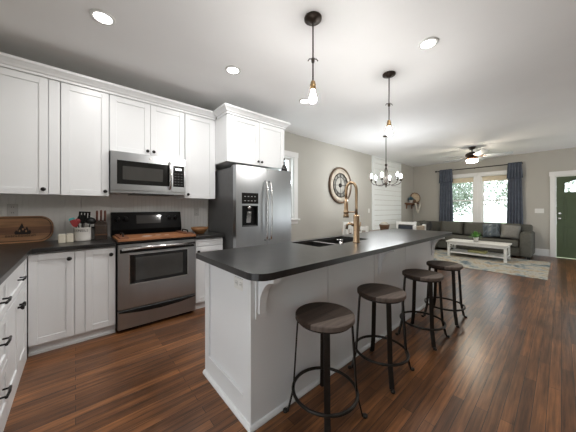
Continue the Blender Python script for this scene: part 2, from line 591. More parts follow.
struct('wall_right', wall_boxes('y', YR - .12, YR, XB, XF, 0, ZC, [(5.6, 8.9, 0.05, 1.5)]), 'wall', label='unseen right side wall with a low opening added to let light in', cat='wall')  # invented opening, no known window; brightens the living room

# beadboard backsplash: grooved boards
mb = MB()
x = XL
while x < 1.50:
    mb.box(x + .002, min(x + .0415, 1.5), YW - .011, YW - .0005, 0.90, 1.46)
    x += .0445
mb.box(XL, 1.5, YW - .006, YW - .0005, 0.90, 1.46)
struct('wall_backsplash', mb, 'splash', bevel=.0015, label='grey white beadboard backsplash above the counter', cat='backsplash')

# shiplap accent panel on the dining wall
mb = MB()
SX0, SX1 = 6.38, 8.13
z = 0.14
while z < ZC - .02:
    mb.box(SX0, SX1, YW - .030, YW - .0005, z + .006, min(z + .146, ZC - .002))
    z += .15
mb.box(SX0, SX1, YW - .006, YW - .0005, .14, ZC - .002, 1)  # greige backing darkens the board gaps in place of their shade
mb.box(SX0 - .09, SX0, YW - .036, YW - .0005, 0.0, ZC - .002)
struct('wall_shiplap', mb, ['shiplap', 'wall'], bevel=.002, label='white horizontal shiplap panel on the dining room wall', cat='wall panel')

BASEP = [(0, 0), (0.016, 0), (0.016, 0.115), (0.008, 0.135), (0, 0.135)]
struct('baseboard_kitchen', MB().sweep([(XF, YW), (SX1, YW)][::1], BASEP[::1]).xform(Matrix.Identity(4)), 'trim', label='white baseboard right of the shiplap panel', cat='baseboard')
# sweep offset is to the right of travel: travelling from +X to -X along the wall puts "right" on +Y, so flip by travelling the other way
bpy.data.objects.remove(bpy.data.objects['baseboard_kitchen'])
struct('baseboard_kitchen', MB().sweep([(2.46, YW), (SX0 - .09, YW)], BASEP), 'trim', label='white baseboard under the clock wall', cat='baseboard')
struct('baseboard_living', MB().sweep([(XF, YW), (XF, DR[1] + .095)], [(o, z * 1.35) for o, z in BASEP]), 'trim', label='tall white baseboard along the far wall', cat='baseboard')

# windows
def window(name, axis, face, u0, u1, z0, z1, label, casing=0.085, deep=.1, mid=None, apron=True):
    """face = wall's room side coordinate; room lies towards smaller coordinate"""
    def B(mb, a, b, d0, d1, c, d):
        return mb.box(a, b, d0, d1, c, d) if axis == 'y' else mb.box(d0, d1, a, b, c, d)
    root = thing(name, label, 'window', ((u0 + u1) / 2, face, z0) if axis == 'y' else (face, (u0 + u1) / 2, z0))
    root['kind'] = 'structure'
    f = MB()
    cl, cr_ = casing if isinstance(casing, tuple) else (casing, casing)
    g = -.0008
    B(f, u0 - cl, u0, face - .02, face + g, z0, z1 + .0)
    B(f, u1, u1 + cr_, face - .02, face + g, z0, z1 + .0)
    B(f, u0 - cl - .012, u1 + cr_ + .012, face - .026, face + g, z1, z1 + .1)
    obj('casing', f, 'trim', root, .003)
    j = MB()
    B(j, u0 + .0008, u0 + .018, face + .001, face + .11, z0, z1 - .001)
    B(j, u1 - .018, u1 - .0008, face + .001, face + .11, z0, z1 - .001)
    B(j, u0 + .018, u1 - .018, face + .001, face + .11, z1 - .018, z1 - .001)
    obj('jamb', j, 'trim', root)
    s = MB()
    B(s, u0 - cl - .03, u1 + cr_ + .03, face - .06, face - .0008, z0 - .028, z0)
    B(s, u0 + .0008, u1 - .0008, face - .01, face + .11, z0 + .0005, z0 + .018)
    if apron:
        B(s, u0 - cl, u1 + cr_, face - .018, face - .0008, z0 - .1, z0 - .028)
    obj('sill', s, 'trim', root, .003)
    mid = mid or (z0 + z1) / 2
    for (a, b, d) in ((z0 + .018, mid + .02, .045), (mid - .02, z1 - .018, .075)):
        q = MB()
        B(q, u0 + .018, u0 + .055, face + d, face + d + .028, a, b)
        B(q, u1 - .055, u1 - .018, face + d, face + d + .028, a, b)
        B(q, u0 + .055, u1 - .055, face + d, face + d + .028, a, a + .04)
        B(q, u0 + .055, u1 - .055, face + d, face + d + .028, b - .04, b)
        so = obj('sash', q, 'trim', root, .002)
        p = MB()
        B(p, u0 + .05, u1 - .05, face + d + .012, face + d + .016, a + .035, b - .035)
        obj('pane', p, 'glass', so)
    return root
window('window_1', 'y', YW, *W1, 'white cased window partly hidden behind the refrigerator', casing=.1)
window('window_2', 'x', XF, *W2, 'left living room window beside the left blue curtain', casing=(.085, .085), mid=1.49)
window('window_3', 'x', XF, *W3, 'right living room window beside the right blue curtain', casing=(.085, .085), mid=1.49)

# front door
dr = thing('door_1', 'olive green front door with small arched glass at the top', 'door', (XF, (DR[0] + DR[1]) / 2, 0))
dr['kind'] = 'structure'
y0, y1 = DR[0] + .022, DR[1] - .022
mb = MB()
XD = XF + .012
lz0, lz1 = 1.64, 1.93
ly0, ly1 = y0 + .13, y1 - .13
mb.box(XD + .008, XD + .045, y0, y1, .005, lz0)
mb.box(XD + .008, XD + .045, y0, ly0, lz0, 2.045)
mb.box(XD + .008, XD + .045, ly1, y1, lz0, 2.045)
top = [(ly0, 2.045), (ly0, lz1 - .05)] + [(ly0 + (ly1 - ly0) * i / 16, lz1 - .05 + .10 * math.sin(PI * i / 16)) for i in range(1, 16)] + [(ly1, lz1 - .05), (ly1, 2.045)]
mb.prism(top, XD + .008, XD + .045, 'x')
obj('door_leaf', mb, 'door', dr, .002)
mb = MB()
for (a, b, c, d) in ((y0 + .12, (y0 + y1) / 2 - .05, .95, 1.53), ((y0 + y1) / 2 + .05, y1 - .12, .95, 1.53), (y0 + .12, (y0 + y1) / 2 - .05, .22, .80), ((y0 + y1) / 2 + .05, y1 - .12, .22, .80)):
    for (e, f, g, h) in ((a, b, c, c + .03), (a, b, d - .03, d), (a, a + .03, c, d), (b - .03, b, c, d)):
        mb.box(XD, XD + .009, e, f, g, h)
    mb.box(XD + .002, XD + .009, a + .06, b - .06, c + .06, d - .06)
obj('raised_panel', mb, 'door', dr, .003)
fr = [(ly0 + (ly1 - ly0) * i / 16, lz1 - .05 + .10 * math.sin(PI * i / 16)) for i in range(17)]
mb = MB().tube([(XD + .004, ly0, lz0)] + [(XD + .004, a, b) for a, b in fr] + [(XD + .004, ly1, lz0)], .014, 8, closed=True)
lo = obj('glass_surround', mb, 'door', dr)
mb = MB().prism([(ly0, lz0)] + fr + [(ly1, lz0)], XD + .024, XD + .028, 'x')
obj('glass_lite', mb, 'glass', dr)
mb = MB().lathe([(0, .0), (.028, -.002), (.028, -.008), (.01, -.012), (.01, -.04), (.026, -.05), (.026, -.065), (0, -.075)], (XD + .006, y1 - .055, .99), 'x', 18)
obj('door_knob', mb, 'steel2', dr)
mb = MB().lathe([(0, .0), (.028, -.002), (.026, -.018), (0, -.02)], (XD + .006, y1 - .055, 1.12), 'x', 18).box(XD - .03, XD - .012, y1 - .06, y1 - .05, 1.105, 1.135)
obj('deadbolt', mb, 'steel2', dr)
mb = MB()
mb.box(XF - .02, XF - .0008, DR[1], DR[1] + .09, 0, DR[3])
mb.box(XF - .02, XF - .0008, DR[0] - .09, DR[0], 0, DR[3])
mb.box(XF - .026, XF - .0008, DR[0] - .105, DR[1] + .105, DR[3], DR[3] + .115)
mb.box(XF - .0, XF + .1, DR[1] - .02, DR[1] - .0008, 0.001, DR[3] - .001)
mb.box(XF - .0, XF + .1, DR[0] + .0008, DR[0] + .02, 0.001, DR[3] - .001)
mb.box(XF - .0, XF + .1, DR[0] + .02, DR[1] - .02, DR[3] - .02, DR[3] - .001)
t = struct('trim_1', mb, 'trim', bevel=.003, label='white casing around the green front door', cat='door trim')

# outdoors beyond the far windows
g = struct('ground_outside', MB().box(XF + .13, 34, -10, 16, -.35, -.3), 'lawn', label='pale lawn outside the windows', cat='ground')
def tree(x, y, h, r, label, n):
    root = thing('garden_tree', label, 'tree', (x, y, -.3), 'trees outside the living room windows')
    tr = MB().tube([(x, y, -.3), (x + .1, y + .05, h * .4), (x - .05, y + .1, h * .8)], [.13, .1, .05], 8)
    for a in range(5):
        an = a * 1.3 + x
        tr.tube([(x + .06, y + .04, h * (.3 + .08 * a)), (x + r * .5 * math.cos(an), y + r * .5 * math.sin(an), h * (.5 + .08 * a))], [.04, .015], 6)
    obj('trunk', tr, 'bark', root)
    fo = MB()
    for k in range(n):
        th, ph, rr = random.uniform(0, 2 * PI), random.uniform(-1, 1), r * random.uniform(.35, 1)
        p = Vector((x + rr * math.cos(th) * math.sqrt(1 - ph * ph), y + rr * math.sin(th) * math.sqrt(1 - ph * ph), h * .68 + rr * ph * .85))
        u = Vector((random.gauss(0, 1), random.gauss(0, 1), random.gauss(0, 1))).normalized()
        w = u.orthogonal().normalized()
        s = random.uniform(.05, .11)
        vs = [fo.bm.verts.new(p + d) for d in (u * s, w * s * .5, -u * s, -w * s * .5)]
        fo.bm.faces.new(vs)
    obj('foliage', fo, 'foliage', root)
tree(15, 4.0, 3.0, 1.7, 'pale leafy tree at the left edge of the left living room window', 2300)
tree(18, 1.2, 3.3, 1.9, 'pale leafy tree behind the right living room window', 2300)
tree(21, 5.6, 3.8, 2.2, 'distant pale tree between the two panes of the left window', 1900)
tree(20.5, -2.8, 3.6, 1.9, 'distant pale tree seen low through the right window', 1500)

# ------------------------------------------------------------------ cabinets
def shaker(mb, axis, face, u0, u1, z0, z1, t=.02, rail=.06, rec=.008):
    """shaker slab whose front is at `face`, thickness towards +axis"""
    def B(a, b, d0, d1, c, d):
        return mb.box(a, b, d0, d1, c, d) if axis == 'y' else mb.box(d0, d1, a, b, c, d)
    s = 1 if axis in ('y',) else -1
    f0, f1, fr = face, face + s * t, face + s * rec
    B(u0, u0 + rail, f0, f1, z0, z1)
    B(u1 - rail, u1, f0, f1, z0, z1)
    B(u0 + rail, u1 - rail, f0, f1, z0, z0 + rail)
    B(u0 + rail, u1 - rail, f0, f1, z1 - rail, z1)
    B(u0 + rail, u1 - rail, fr, f1, z0 + rail, z1 - rail)
    return mb

KP = [(0, 0), (.008, 0), (.007, -.012), (.015, -.018), (.0185, -.024), (.016, -.031), (0, -.034)]
def knob_at(parent, axis, face, u, z):
    if axis == 'y':
        mb = MB().lathe(KP, (u, face, z), 'y', 16)
    else:
        mb = MB().lathe([(r, -h) for r, h in KP], (face, u, z), 'x', 16)
    return obj('knob', mb, 'knob', parent)

UF = 3.20       # upper door faces
UZ0, UZ1 = 1.385, 2.485
def upper(label, x0, x1, z0, z1, doors, yf=UF, extra=None):
    root = thing('wall_cabinet', label, 'cabinet', ((x0 + x1) / 2, (yf + YW) / 2, z0), 'white wall cabinets')
    obj('cabinet_body', MB().box(x0, x1, yf + .021, YW - .012, z0, z1), 'cab', root, .001)
    for (a, b, ku) in doors:
        d = obj('door', shaker(MB(), 'y', yf, a, b, z0 - .004, z1 - .012), 'cab', root, .002)
        if ku is not None:
            knob_at(d, 'y', yf, ku, z0 + .045)
    if extra:
        obj('filler_strip', MB().box(extra[0], extra[1], yf + .003, yf + .02, z0, z1 - .012), 'cab', root, .001)
    return root
upper('white wall cabinet at the far left above the cutting board', -.90, -.112, UZ0, UZ1, [(-.64, -.195, -.225)], extra=(-.19, -.113))
upper('white single door wall cabinet left of the microwave', -.110, .270, UZ0, UZ1, [(-.105, .266, .236)])
upper('short white two door wall cabinet above the microwave', .272, 1.052, 1.872, UZ1, [(.276, .660, .630), (.664, 1.048, .694)])
upper('white wall cabinet between the microwave and the refrigerator', 1.054, 1.466, UZ0, UZ1, [(1.060, 1.445, 1.09)], extra=(1.446, 1.466))
FF = 2.85
fc = upper('deep white two door cabinet above the stainless refrigerator', 1.468, 2.44, 1.865, UZ1, [(1.50, 1.968, 1.94), (1.972, 2.425, 2.0)], yf=FF)
for a, b in ((1.468, 1.498), (2.427, 2.44)):
    obj('face_frame', MB().box(a, b, FF + .004, FF + .02, 1.865, UZ1), 'cab', fc)

CR = [(.0005, UZ1 - .008), (.012, UZ1 - .008), (.012, UZ1 + .014), (.024, UZ1 + .020), (.034, UZ1 + .036), (.054, UZ1 + .056), (.066, UZ1 + .066), (.066, UZ1 + .090), (.0005, UZ1 + .090)]
o = obj('crown_molding', MB().sweep([(XL + .02, UF), (1.464, UF)], CR), 'cab', bevel=.002)
tag(o, 'long white crown molding above the left wall cabinets', 'molding', 'white cabinet crown moldings')
o = obj('crown_molding', MB().sweep([(1.468, UF - .07), (1.468, FF), (2.44, FF), (2.44, YW - .01)], CR), 'cab', bevel=.002)
tag(o, 'stepped out white crown molding above the refrigerator cabinet', 'molding', 'white cabinet crown moldings')

# base cabinets along the range wall
BF = 2.94
def pull(parent, axis, face, u, z, w=.1):
    s = -1
    mb = MB()
    if axis == 'x':
        mb.cyl((face, u - w * .38, z), (face + .028, u - w * .38, z), .005, 10).cyl((face, u + w * .38, z), (face + .028, u + w * .38, z), .005, 10)
        mb.tube([(face + .028, u - w / 2, z), (face + .032, u, z), (face + .028, u + w / 2, z)], .0065, 10)
    return obj('pull', mb, 'knob', parent)

root = thing('base_cabinet', 'white two door base cabinet under the utensil crock', 'cabinet', (0, 3.2, 0), 'white base cabinets')
obj('cabinet_body', MB().box(-.299, .302, BF + .021, YW - .012, .09, .873), 'cab', root, .001)
obj('toe_kick', MB().box(-.299, .302, BF + .05, BF + .07, 0, .09).box(-.299, .302, BF + .035, BF + .05, 0, .02), 'cab', root)
for (a, b, k) in ((-.297, -.008, -.042), (.068, .297, .262)):
    d = obj('door', shaker(MB(), 'y', BF, a, b, .095, .862, rail=.055), 'cab', root, .002)
    knob_at(d, 'y', BF, k, .80)
obj('filler_strip', MB().box(-.004, .064, BF + .003, BF + .02, .095, .862), 'cab', root, .001)

root = thing('base_cabinet', 'narrow white base cabinet between the range and the refrigerator', 'cabinet', (1.27, 3.2, 0), 'white base cabinets')
obj('cabinet_body', MB().box(1.092, 1.455, BF + .021, YW - .012, .09, .873), 'cab', root, .001)
obj('toe_kick', MB().box(1.092, 1.455, BF + .05, BF + .07, 0, .09), 'cab', root)
d = obj('door', shaker(MB(), 'y', BF, 1.098, 1.450, .095, .775, rail=.055), 'cab', root, .002)
knob_at(d, 'y', BF, 1.125, .72)
obj('drawer', shaker(MB(), 'y', BF, 1.098, 1.450, .785, .862, rail=.02), 'cab', root, .002)

# left run, facing +X
LF = -.30
def left_base(label, y0, y1, ndoor):
    root = thing('base_cabinet', label, 'cabinet', (-.6, (y0 + y1) / 2, 0), 'white base cabinets')
    obj('cabinet_body', MB().box(XL + .012, LF - .021, y0, y1, .09, .873), 'cab', root, .001)
    obj('toe_kick', MB().box(LF - .03, LF - .004, y0, y1, 0, .093), 'cab', root)
    c = (y0 + y1) / 2
    if ndoor == 2:
        obj('filler_strip', MB().box(LF - .02, LF - .003, y1 + .001, BF - .002, .0, .866), 'cab', root)
    dz = shaker(MB(), 'x', LF, y0 + .004, y1 - .004, .655, .862, rail=.045)
    d = obj('drawer', dz, 'cab', root, .002)
    pull(d, 'x', LF, c, .757, .11)
    if ndoor == 2:
        for a, b, k in ((y0 + .004, c - .002, c - .035), (c + .002, y1 - .004, c + .035)):
            d = obj('door', shaker(MB(), 'x', LF, a, b, .095, .645, rail=.055), 'cab', root, .002)
            knob_at(d, 'x', LF, k, .565)
    else:
        for k in (0, 1):
            z0 = .095 + .277 * k
            d = obj('drawer', shaker(MB(), 'x', LF, y0 + .004, y1 - .004, z0, z0 + .271, rail=.045), 'cab', root, .002)
            pull(d, 'x', LF, c, z0 + .165, .11)
left_base('white base cabinet on the left with one drawer above two doors', 2.165, 2.875, 2)
left_base('white three drawer base cabinet at the left edge of the photo', 1.80, 2.16, 3)

# worktops
def slab(mb, pts, z0, z1):
    return mb.prism(pts, z0, z1, 'z')
CZ0, CZ1 = .876, .914
pts = [(XL + .002, 1.795), (LF + .025, 1.795), (LF + .025, BF - .025), (.303, BF - .025), (.303, YW - .012), (XL + .002, YW - .012)]
o = obj('countertop', slab(MB(), pts, CZ0, CZ1), 'counter', bevel=.004)
tag(o, 'L shaped charcoal countertop under the cutting board and crock', 'countertop')
o2 = obj('substrate_edge', MB().box(LF - .005, LF + .012, 1.80, BF - .03, .868, .8755), 'linen', o, label='thin tan wood edge under the dark top')
o = obj('countertop', MB().box(1.090, 1.462, BF - .025, YW - .012, CZ0, CZ1), 'counter', bevel=.004)
tag(o, 'short charcoal countertop between the range and the refrigerator', 'countertop')

# ------------------------------------------------------------------ range
RX0, RX1, RF = .310, 1.083, 2.90
rg = thing('range', 'stainless electric range with black backguard and oven window', 'range', ((RX0 + RX1) / 2, 3.2, 0))
obj('body', MB().box(RX0, RX1, RF + .035, YW - .02, .03, .895), 'black', rg, .002)
obj('cooktop', MB().box(RX0 - .002, RX1 + .002, RF + .005, YW - .1, .896, .916), 'blackgloss', rg, .004)
mb = MB().prism([(YW - .115, .917), (YW - .135, 1.0), (YW - .09, 1.205), (YW - .02, 1.205), (YW - .02, .917)], RX0, RX1, 'x')
bgd = obj('backguard', mb, 'matteblack', rg, .006)
slope = (.045 / .205)
def bgy(z):
    return YW - .135 + (z - 1.0) * slope
dm = MB()
rows = (1.065, 1.165)
v = [dm.bm.verts.new(p) for p in ((.56, bgy(rows[0]) - .001, rows[0]), (.83, bgy(rows[0]) - .001, rows[0]), (.83, bgy(rows[1]) - .001, rows[1]), (.56, bgy(rows[1]) - .001, rows[1]),
                                  (.56, bgy(rows[0]) + .004, rows[0]), (.83, bgy(rows[0]) + .004, rows[0]), (.83, bgy(rows[1]) + .004, rows[1]), (.56, bgy(rows[1]) + .004, rows[1]))]
for q in ((0, 1, 2, 3), (7, 6, 5, 4), (0, 4, 5, 1), (1, 5, 6, 2), (2, 6, 7, 3), (3, 7, 4, 0)):
    dm.bm.faces.new([v[i] for i in q])
obj('display_panel', dm, 'ovenglass', bgd)
for kx in (.37, .45, .93, 1.01):
    z = 1.125
    km = MB().lathe([(0, 0), (.026, 0), (.024, -.02), (.018, -.026), (0, -.027)], (kx, bgy(z), z), 'y', 18).box(kx - .004, kx + .004, bgy(z) - .034, bgy(z) - .02, z - .022, z + .022)
    obj('knob', km, 'black', bgd)
# oven door with a window
dz0, dz1 = .235, .885
wx0, wx1, wz0, wz1 = RX0 + .10, RX1 - .095, .475, .78
mb = MB()
mb.box(RX0 + .004, wx0, RF, RF + .035, dz0, dz1).box(wx1, RX1 - .004, RF, RF + .035, dz0, dz1).box(wx0, wx1, RF, RF + .035, dz0, wz0).box(wx0, wx1, RF, RF + .035, wz1, dz1)
bmesh.ops.remove_doubles(mb.bm, verts=mb.bm.verts, dist=1e-5)
od = obj('oven_door', mb, 'steel', rg)
wn = obj('window_frame', MB().box(wx0 - .004, wx1 + .004, RF - .003, RF + .012, wz0 - .004, wz0 + .004).box(wx0 - .004, wx1 + .004, RF - .003, RF + .012, wz1 - .004, wz1 + .004).box(wx0 - .004, wx0 + .004, RF - .003, RF + .012, wz0, wz1).box(wx1 - .004, wx1 + .004, RF - .003, RF + .012, wz0, wz1), 'steel2', od)
obj('window_border', MB().box(wx0, wx1, RF + .003, RF + .015, wz0, wz1), 'blackgloss', od)
obj('window_pane', MB().box(wx0 + .055, wx1 - .055, RF + .0015, RF + .01, wz0 + .035, wz1 - .035), 'ovenglass', od)
obj('vent_trim', MB().box(RX0 + .004, RX1 - .004, RF + .006, RF + .034, .886, .8955), 'black', rg)
hm = MB().tube([(RX0 + .03, RF - .045, .845), ((RX0 + RX1) / 2, RF - .052, .848), (RX1 - .03, RF - .045, .845)], .015, 12)
for hx in (RX0 + .05, RX1 - .05):
    hm.box(hx - .016, hx + .016, RF - .05, RF, .833, .857)
obj('door_handle', hm, 'steel2', od)
obj('handle_recess', MB().box(RX0 + .02, RX1 - .02, RF - .004, RF + .002, .80, .838), 'black', od)
dr_ = obj('warming_drawer', MB().box(RX0 + .004, RX1 - .004, RF, RF + .035, .035, .222), 'steel', rg, .002)
hm = MB().prism([(RX0 + .01, .205), (RX0 + .2, .180), ((RX0 + RX1) / 2, .172), (RX1 - .2, .180), (RX1 - .01, .205), (RX1 - .01, .218), (RX0 + .01, .218)], RF - .012, RF + .004, 'y')
obj('drawer_grip', hm, 'black', dr_, .003)
obj('foot', MB().box(RX0 + .03, RX1 - .03, RF + .06, RF + .1, 0, .03), 'black', rg)

# wooden stove cover lying on the range
ty0, ty1 = RF - .02, 3.36
tr = thing('stove_cover', 'reddish wooden stove cover board lying across the range top', 'stove cover', ((RX0 + RX1) / 2, 3.1, .917))
obj('board', MB().box(RX0 + .002, RX1 - .002, ty0 + .01, ty1, .917, .942), 'traywood', tr, .003)
for xx, lab in ((RX0 + .06, None), (RX1 - .06, None)):
    c = obj('cleat', MB().box(xx - .04, xx + .04, ty0 + .03, ty1 - .02, .942, .957), 'trayedge', tr, .003)
    obj('handle', MB().tube([(xx, 3.0, .957), (xx, 3.01, .985), (xx, 3.19, .985), (xx, 3.2, .957)], .007, 8), 'iron', c)
for (px_, py_, w) in ((.60, 3.06, .05), (.72, 3.10, .03), (.80, 3.05, .025)):
    mb = MB()
    mb.prism([(px_ + w * math.cos(a * PI / 8), py_ + .5 * w * math.sin(a * PI / 8)) for a in range(16)], .942, .9432, 'z')
    obj('painted_mark', mb, 'white', tr, label='small white painted mark')

# ------------------------------------------------------------------ microwave
MX0, MX1, MF, MZ0, MZ1 = .278, 1.045, 3.145, 1.415, 1.868
mw = thing('microwave', 'stainless over the range microwave with black glass door', 'microwave', (.66, 3.3, MZ0))
obj('body', MB().box(MX0, MX1, MF + .03, YW - .012, MZ0 + .004, MZ1), 'steel', mw, .002)
mb = MB()
dx1 = MX0 + .60
gx0, gx1, gz0, gz1 = MX0 + .055, dx1 - .05, MZ0 + .10, MZ1 - .095
mb.box(MX0, gx0, MF, MF + .03, MZ0 + .035, MZ1 - .003).box(gx1, dx1, MF, MF + .03, MZ0 + .035, MZ1 - .003).box(gx0, gx1, MF, MF + .03, MZ0 + .035, gz0).box(gx0, gx1, MF, MF + .03, gz1, MZ1 - .003)
bmesh.ops.remove_doubles(mb.bm, verts=mb.bm.verts, dist=1e-5)
md = obj('door', mb, 'steel', mw)
obj('glass_border', MB().box(gx0, gx1 + .045, MF - .002, MF + .012, gz0, gz1), 'blackgloss', md)
obj('window_pane', MB().box(gx0 + .05, gx1 - .045, MF - .004, MF + .002, gz0 + .05, gz1 - .06), 'ovenglass', md)
hx = dx1 - .022
obj('handle', MB().tube([(hx, MF, MZ1 - .06), (hx, MF - .035, MZ1 - .075), (hx, MF - .042, (MZ0 + MZ1) / 2), (hx, MF - .035, MZ0 + .085), (hx, MF, MZ0 + .07)], .013, 12), 'steel2', md)
obj('badge', MB().lathe([(0, 0), (.013, 0), (.012, -.003), (0, -.003)], ((MX0 + dx1) / 2 + .07, MF, MZ1 - .045), 'y', 20), 'plategrey', md)
cp = obj('control_side', MB().box(dx1 + .002, MX1, MF, MF + .03, MZ0 + .035, MZ1 - .003), 'steel', mw, .002)
obj('keypad', MB().box(dx1 + .018, MX1 - .018, MF - .002, MF + .01, gz0, gz1), 'blackgloss', cp)
obj('display', MB().box(dx1 + .045, MX1 - .05, MF - .003, MF, gz1 - .055, gz1 - .03), 'lcd', cp)
mb = MB()
for r_ in range(5):
    for c_ in range(3):
        mb.box(dx1 + .035 + c_ * .036, dx1 + .055 + c_ * .036, MF - .0032, MF - .001, gz0 + .025 + r_ * .033, gz0 + .032 + r_ * .033)
obj('key_legend', mb, 'fridgeside', cp)
obj('vent_grille', MB().box(MX0, MX1, MF + .012, MF + .03, MZ0 + .004, MZ0 + .033), 'steel', mw, .002)
obj('underside_vent', MB().box(MX0 + .2, MX1 - .14, MF + .004, MF + .35, MZ0 - .006, MZ0 + .003), 'black', mw)

# ------------------------------------------------------------------ refrigerator
FX0, FX1, FD, FZ = 1.492, 2.418, 2.665, 1.795
fr_ = thing('refrigerator', 'stainless french door refrigerator with black water dispenser', 'refrigerator', ((FX0 + FX1) / 2, 3.1, 0))
obj('body', MB().box(FX0 + .004, FX1 - .004, FD + .085, YW - .05, .02, FZ - .015), 'fridgeside', fr_, .004)
fm = FX0 + .475
dz0, dz1 = .70, FZ
ix0, ix1, iz0, iz1 = FX0 + .085, FX0 + .325, 1.015, 1.285       # dispenser recess
mb = MB()
T = .078
mb.box(FX0, ix0, FD, FD + T, dz0, dz1).box(ix1, fm - .004, FD, FD + T, dz0, dz1).box(ix0, ix1, FD, FD + T, dz0, iz0).box(ix0, ix1, FD, FD + T, iz1, dz1).box(ix0, ix1, FD + .06, FD + T, iz0, iz1)
bmesh.ops.remove_doubles(mb.bm, verts=mb.bm.verts, dist=1e-5)
ld = obj('left_door', mb, 'steel', fr_)
obj('dispenser_panel', MB().box(ix0 - .004, ix1 + .004, FD - .006, FD + .004, iz1 + .025, iz1 + .165), 'blackgloss', ld, .003)
mb = MB()
for k in range(4):
    mb.box(ix0 + .03 + k * .05, ix0 + .05 + k * .05, FD - .0072, FD - .005, iz1 + .06, iz1 + .066)
    mb.box(ix0 + .03 + k * .05, ix0 + .05 + k * .05, FD - .0072, FD - .005, iz1 + .115, iz1 + .121)
obj('dispenser_legend', mb, 'plategrey', ld)
mb = MB().box(ix0, ix1, FD + .055, FD + .06, iz0, iz1).box(ix0, ix0 + .004, FD + .001, FD + .055, iz0, iz1).box(ix1 - .004, ix1, FD + .001, FD + .055, iz0, iz1).box(ix0 + .004, ix1 - .004, FD + .001, FD + .055, iz1 - .004, iz1)
obj('dispenser_recess', mb, 'black', ld)
obj('drip_tray', MB().box(ix0 + .004, ix1 - .004, FD - .004, FD + .055, iz0, iz0 + .012), 'fridgeside', ld)
obj('paddle', MB().prism([(FD + .054, iz1 - .07), (FD + .02, iz1 - .08), (FD + .04, iz0 + .045), (FD + .054, iz0 + .045)], ix0 + .085, ix1 - .085, 'x'), 'steel2', ld, .004)
obj('spout', MB().lathe([(.03, iz1 - .004), (.03, iz1 - .03), (.012, iz1 - .05), (.0, iz1 - .05)], ((ix0 + ix1) / 2, FD + .03, 0), 'z', 16), 'steel2', ld)
rd = obj('right_door', MB().box(fm, FX1, FD, FD + T, dz0, dz1), 'steel', fr_, .006)
def fhandle(x, parent):
    ps = [(x, FD, 1.62), (x, FD - .045, 1.60)] + [(x, FD - .045 - .02 * math.sin(PI * i / 10), 1.60 - .76 * i / 10) for i in range(1, 10)] + [(x, FD - .045, .84), (x, FD, .82)]
    obj('handle', MB().tube(ps, .0125, 12), 'steel2', parent)
fhandle(fm - .035, ld)
fhandle(fm + .035, rd)
fz = obj('freezer_drawer', MB().box(FX0, FX1, FD, FD + T, .06, .69), 'steel', fr_, .006)
obj('handle', MB().tube([(FX0 + .08, FD, .61), (FX0 + .09, FD - .05, .61), ((FX0 + FX1) / 2, FD - .06, .61), (FX1 - .09, FD - .05, .61), (FX1 - .08, FD, .61)], .0125, 12), 'steel2', fz)
obj('hinge_cover', MB().box(FX0 + .02, FX0 + .12, FD + .03, FD + .16, FZ - .014, FZ + .012).box(FX1 - .12, FX1 - .02, FD + .03, FD + .16, FZ - .014, FZ + .012), 'fridgeside', fr_, .004)
obj('kick_grille', MB().box(FX0 + .02, FX1 - .02, FD + .04, FD + .08, 0, .055), 'black', fr_)

# small black oil lamp bottle on the refrigerator
bx, by = 2.362, 2.765
bt = thing('decorative_bottle', 'small black teardrop bottle with a tall stopper on the refrigerator', 'bottle', (bx, by, FZ + .0125))
z0 = FZ + .0125
obj('bottle_body', MB().lathe([(0, 0), (.042, 0), (.048, .012), (.046, .04), (.03, .075), (.014, .10), (.011, .125), (.016, .13), (.016, .136), (0, .136)], (bx, by, z0), 'z', 24), 'bottle', bt)
obj('stopper', MB().lathe([(0, .136), (.008, .136), (.006, .165), (.012, .175), (.008, .19), (0, .205)], (bx, by, z0), 'z', 16), 'bottle', bt)

# ------------------------------------------------------------------ things on the left counter
CT = CZ1
# cutting board leaning on the backsplash
BW, BH, BT = .455, .265, .022
bcx = -.40
cb = thing('cutting_board', 'long rounded wooden cutting board with a burned campfire picture', 'cutting board', (bcx, YW - .075, CT + .012))
lean = Matrix.Translation((bcx, YW - .075, CT + .002)) @ Matrix.Rotation(math.radians(-12), 4, 'X')
def board_poly(w, h, r):
    return rrect(-w / 2, w / 2, 0.0, h, r, 10)
mb = MB().prism(board_poly(BW, BH, .105), 0, BT, 'y').xform(lean)
obj('board', mb, 'board', cb, .004)
mb = MB().prism([(-BW / 2 + .0, .085), (BW / 2 - .0, .085), (BW / 2 - .0, .155), (-BW / 2 + .0, .155)], -.0008, .001, 'y').xform(lean)
obj('dark_strip', mb, 'board2', cb, label='darker wood strip across the board')
ip = board_poly(BW - .035, BH - .035, .09)
mb = MB().tube([(a, -.0005, b + .0175) for a, b in ip], .0032, 6, closed=True).xform(lean)
obj('juice_groove', mb, 'burn', cb)
mb = MB()
fcx, fz0 = .012, .082
flame = [(-.05, 0), (-.056, .02), (-.045, .045), (-.036, .03), (-.030, .055), (-.018, .085), (-.008, .115), (.0, .09), (.008, .06), (.016, .05), (.026, .078), (.034, .055), (.040, .032), (.048, .045), (.056, .022), (.05, 0)]
mb.prism([(fcx + a, fz0 + b) for a, b in flame], -.0022, .0, 'y')
mb.xform(lean)
obj('flame_mark', mb, 'burn', cb, label='burned black campfire flames')
mb = MB()
for (a, b) in ((-.022, .035), (.0, .05), (.022, .032)):
    mb.prism([(fcx + a + .006 * math.cos(k * PI / 5), fz0 + b + .011 * math.sin(k * PI / 5)) for k in range(10)], -.003, -.0018, 'y')
mb.xform(lean)
obj('flame_gap', mb, 'board', cb)
mb = MB()
xx = -.10
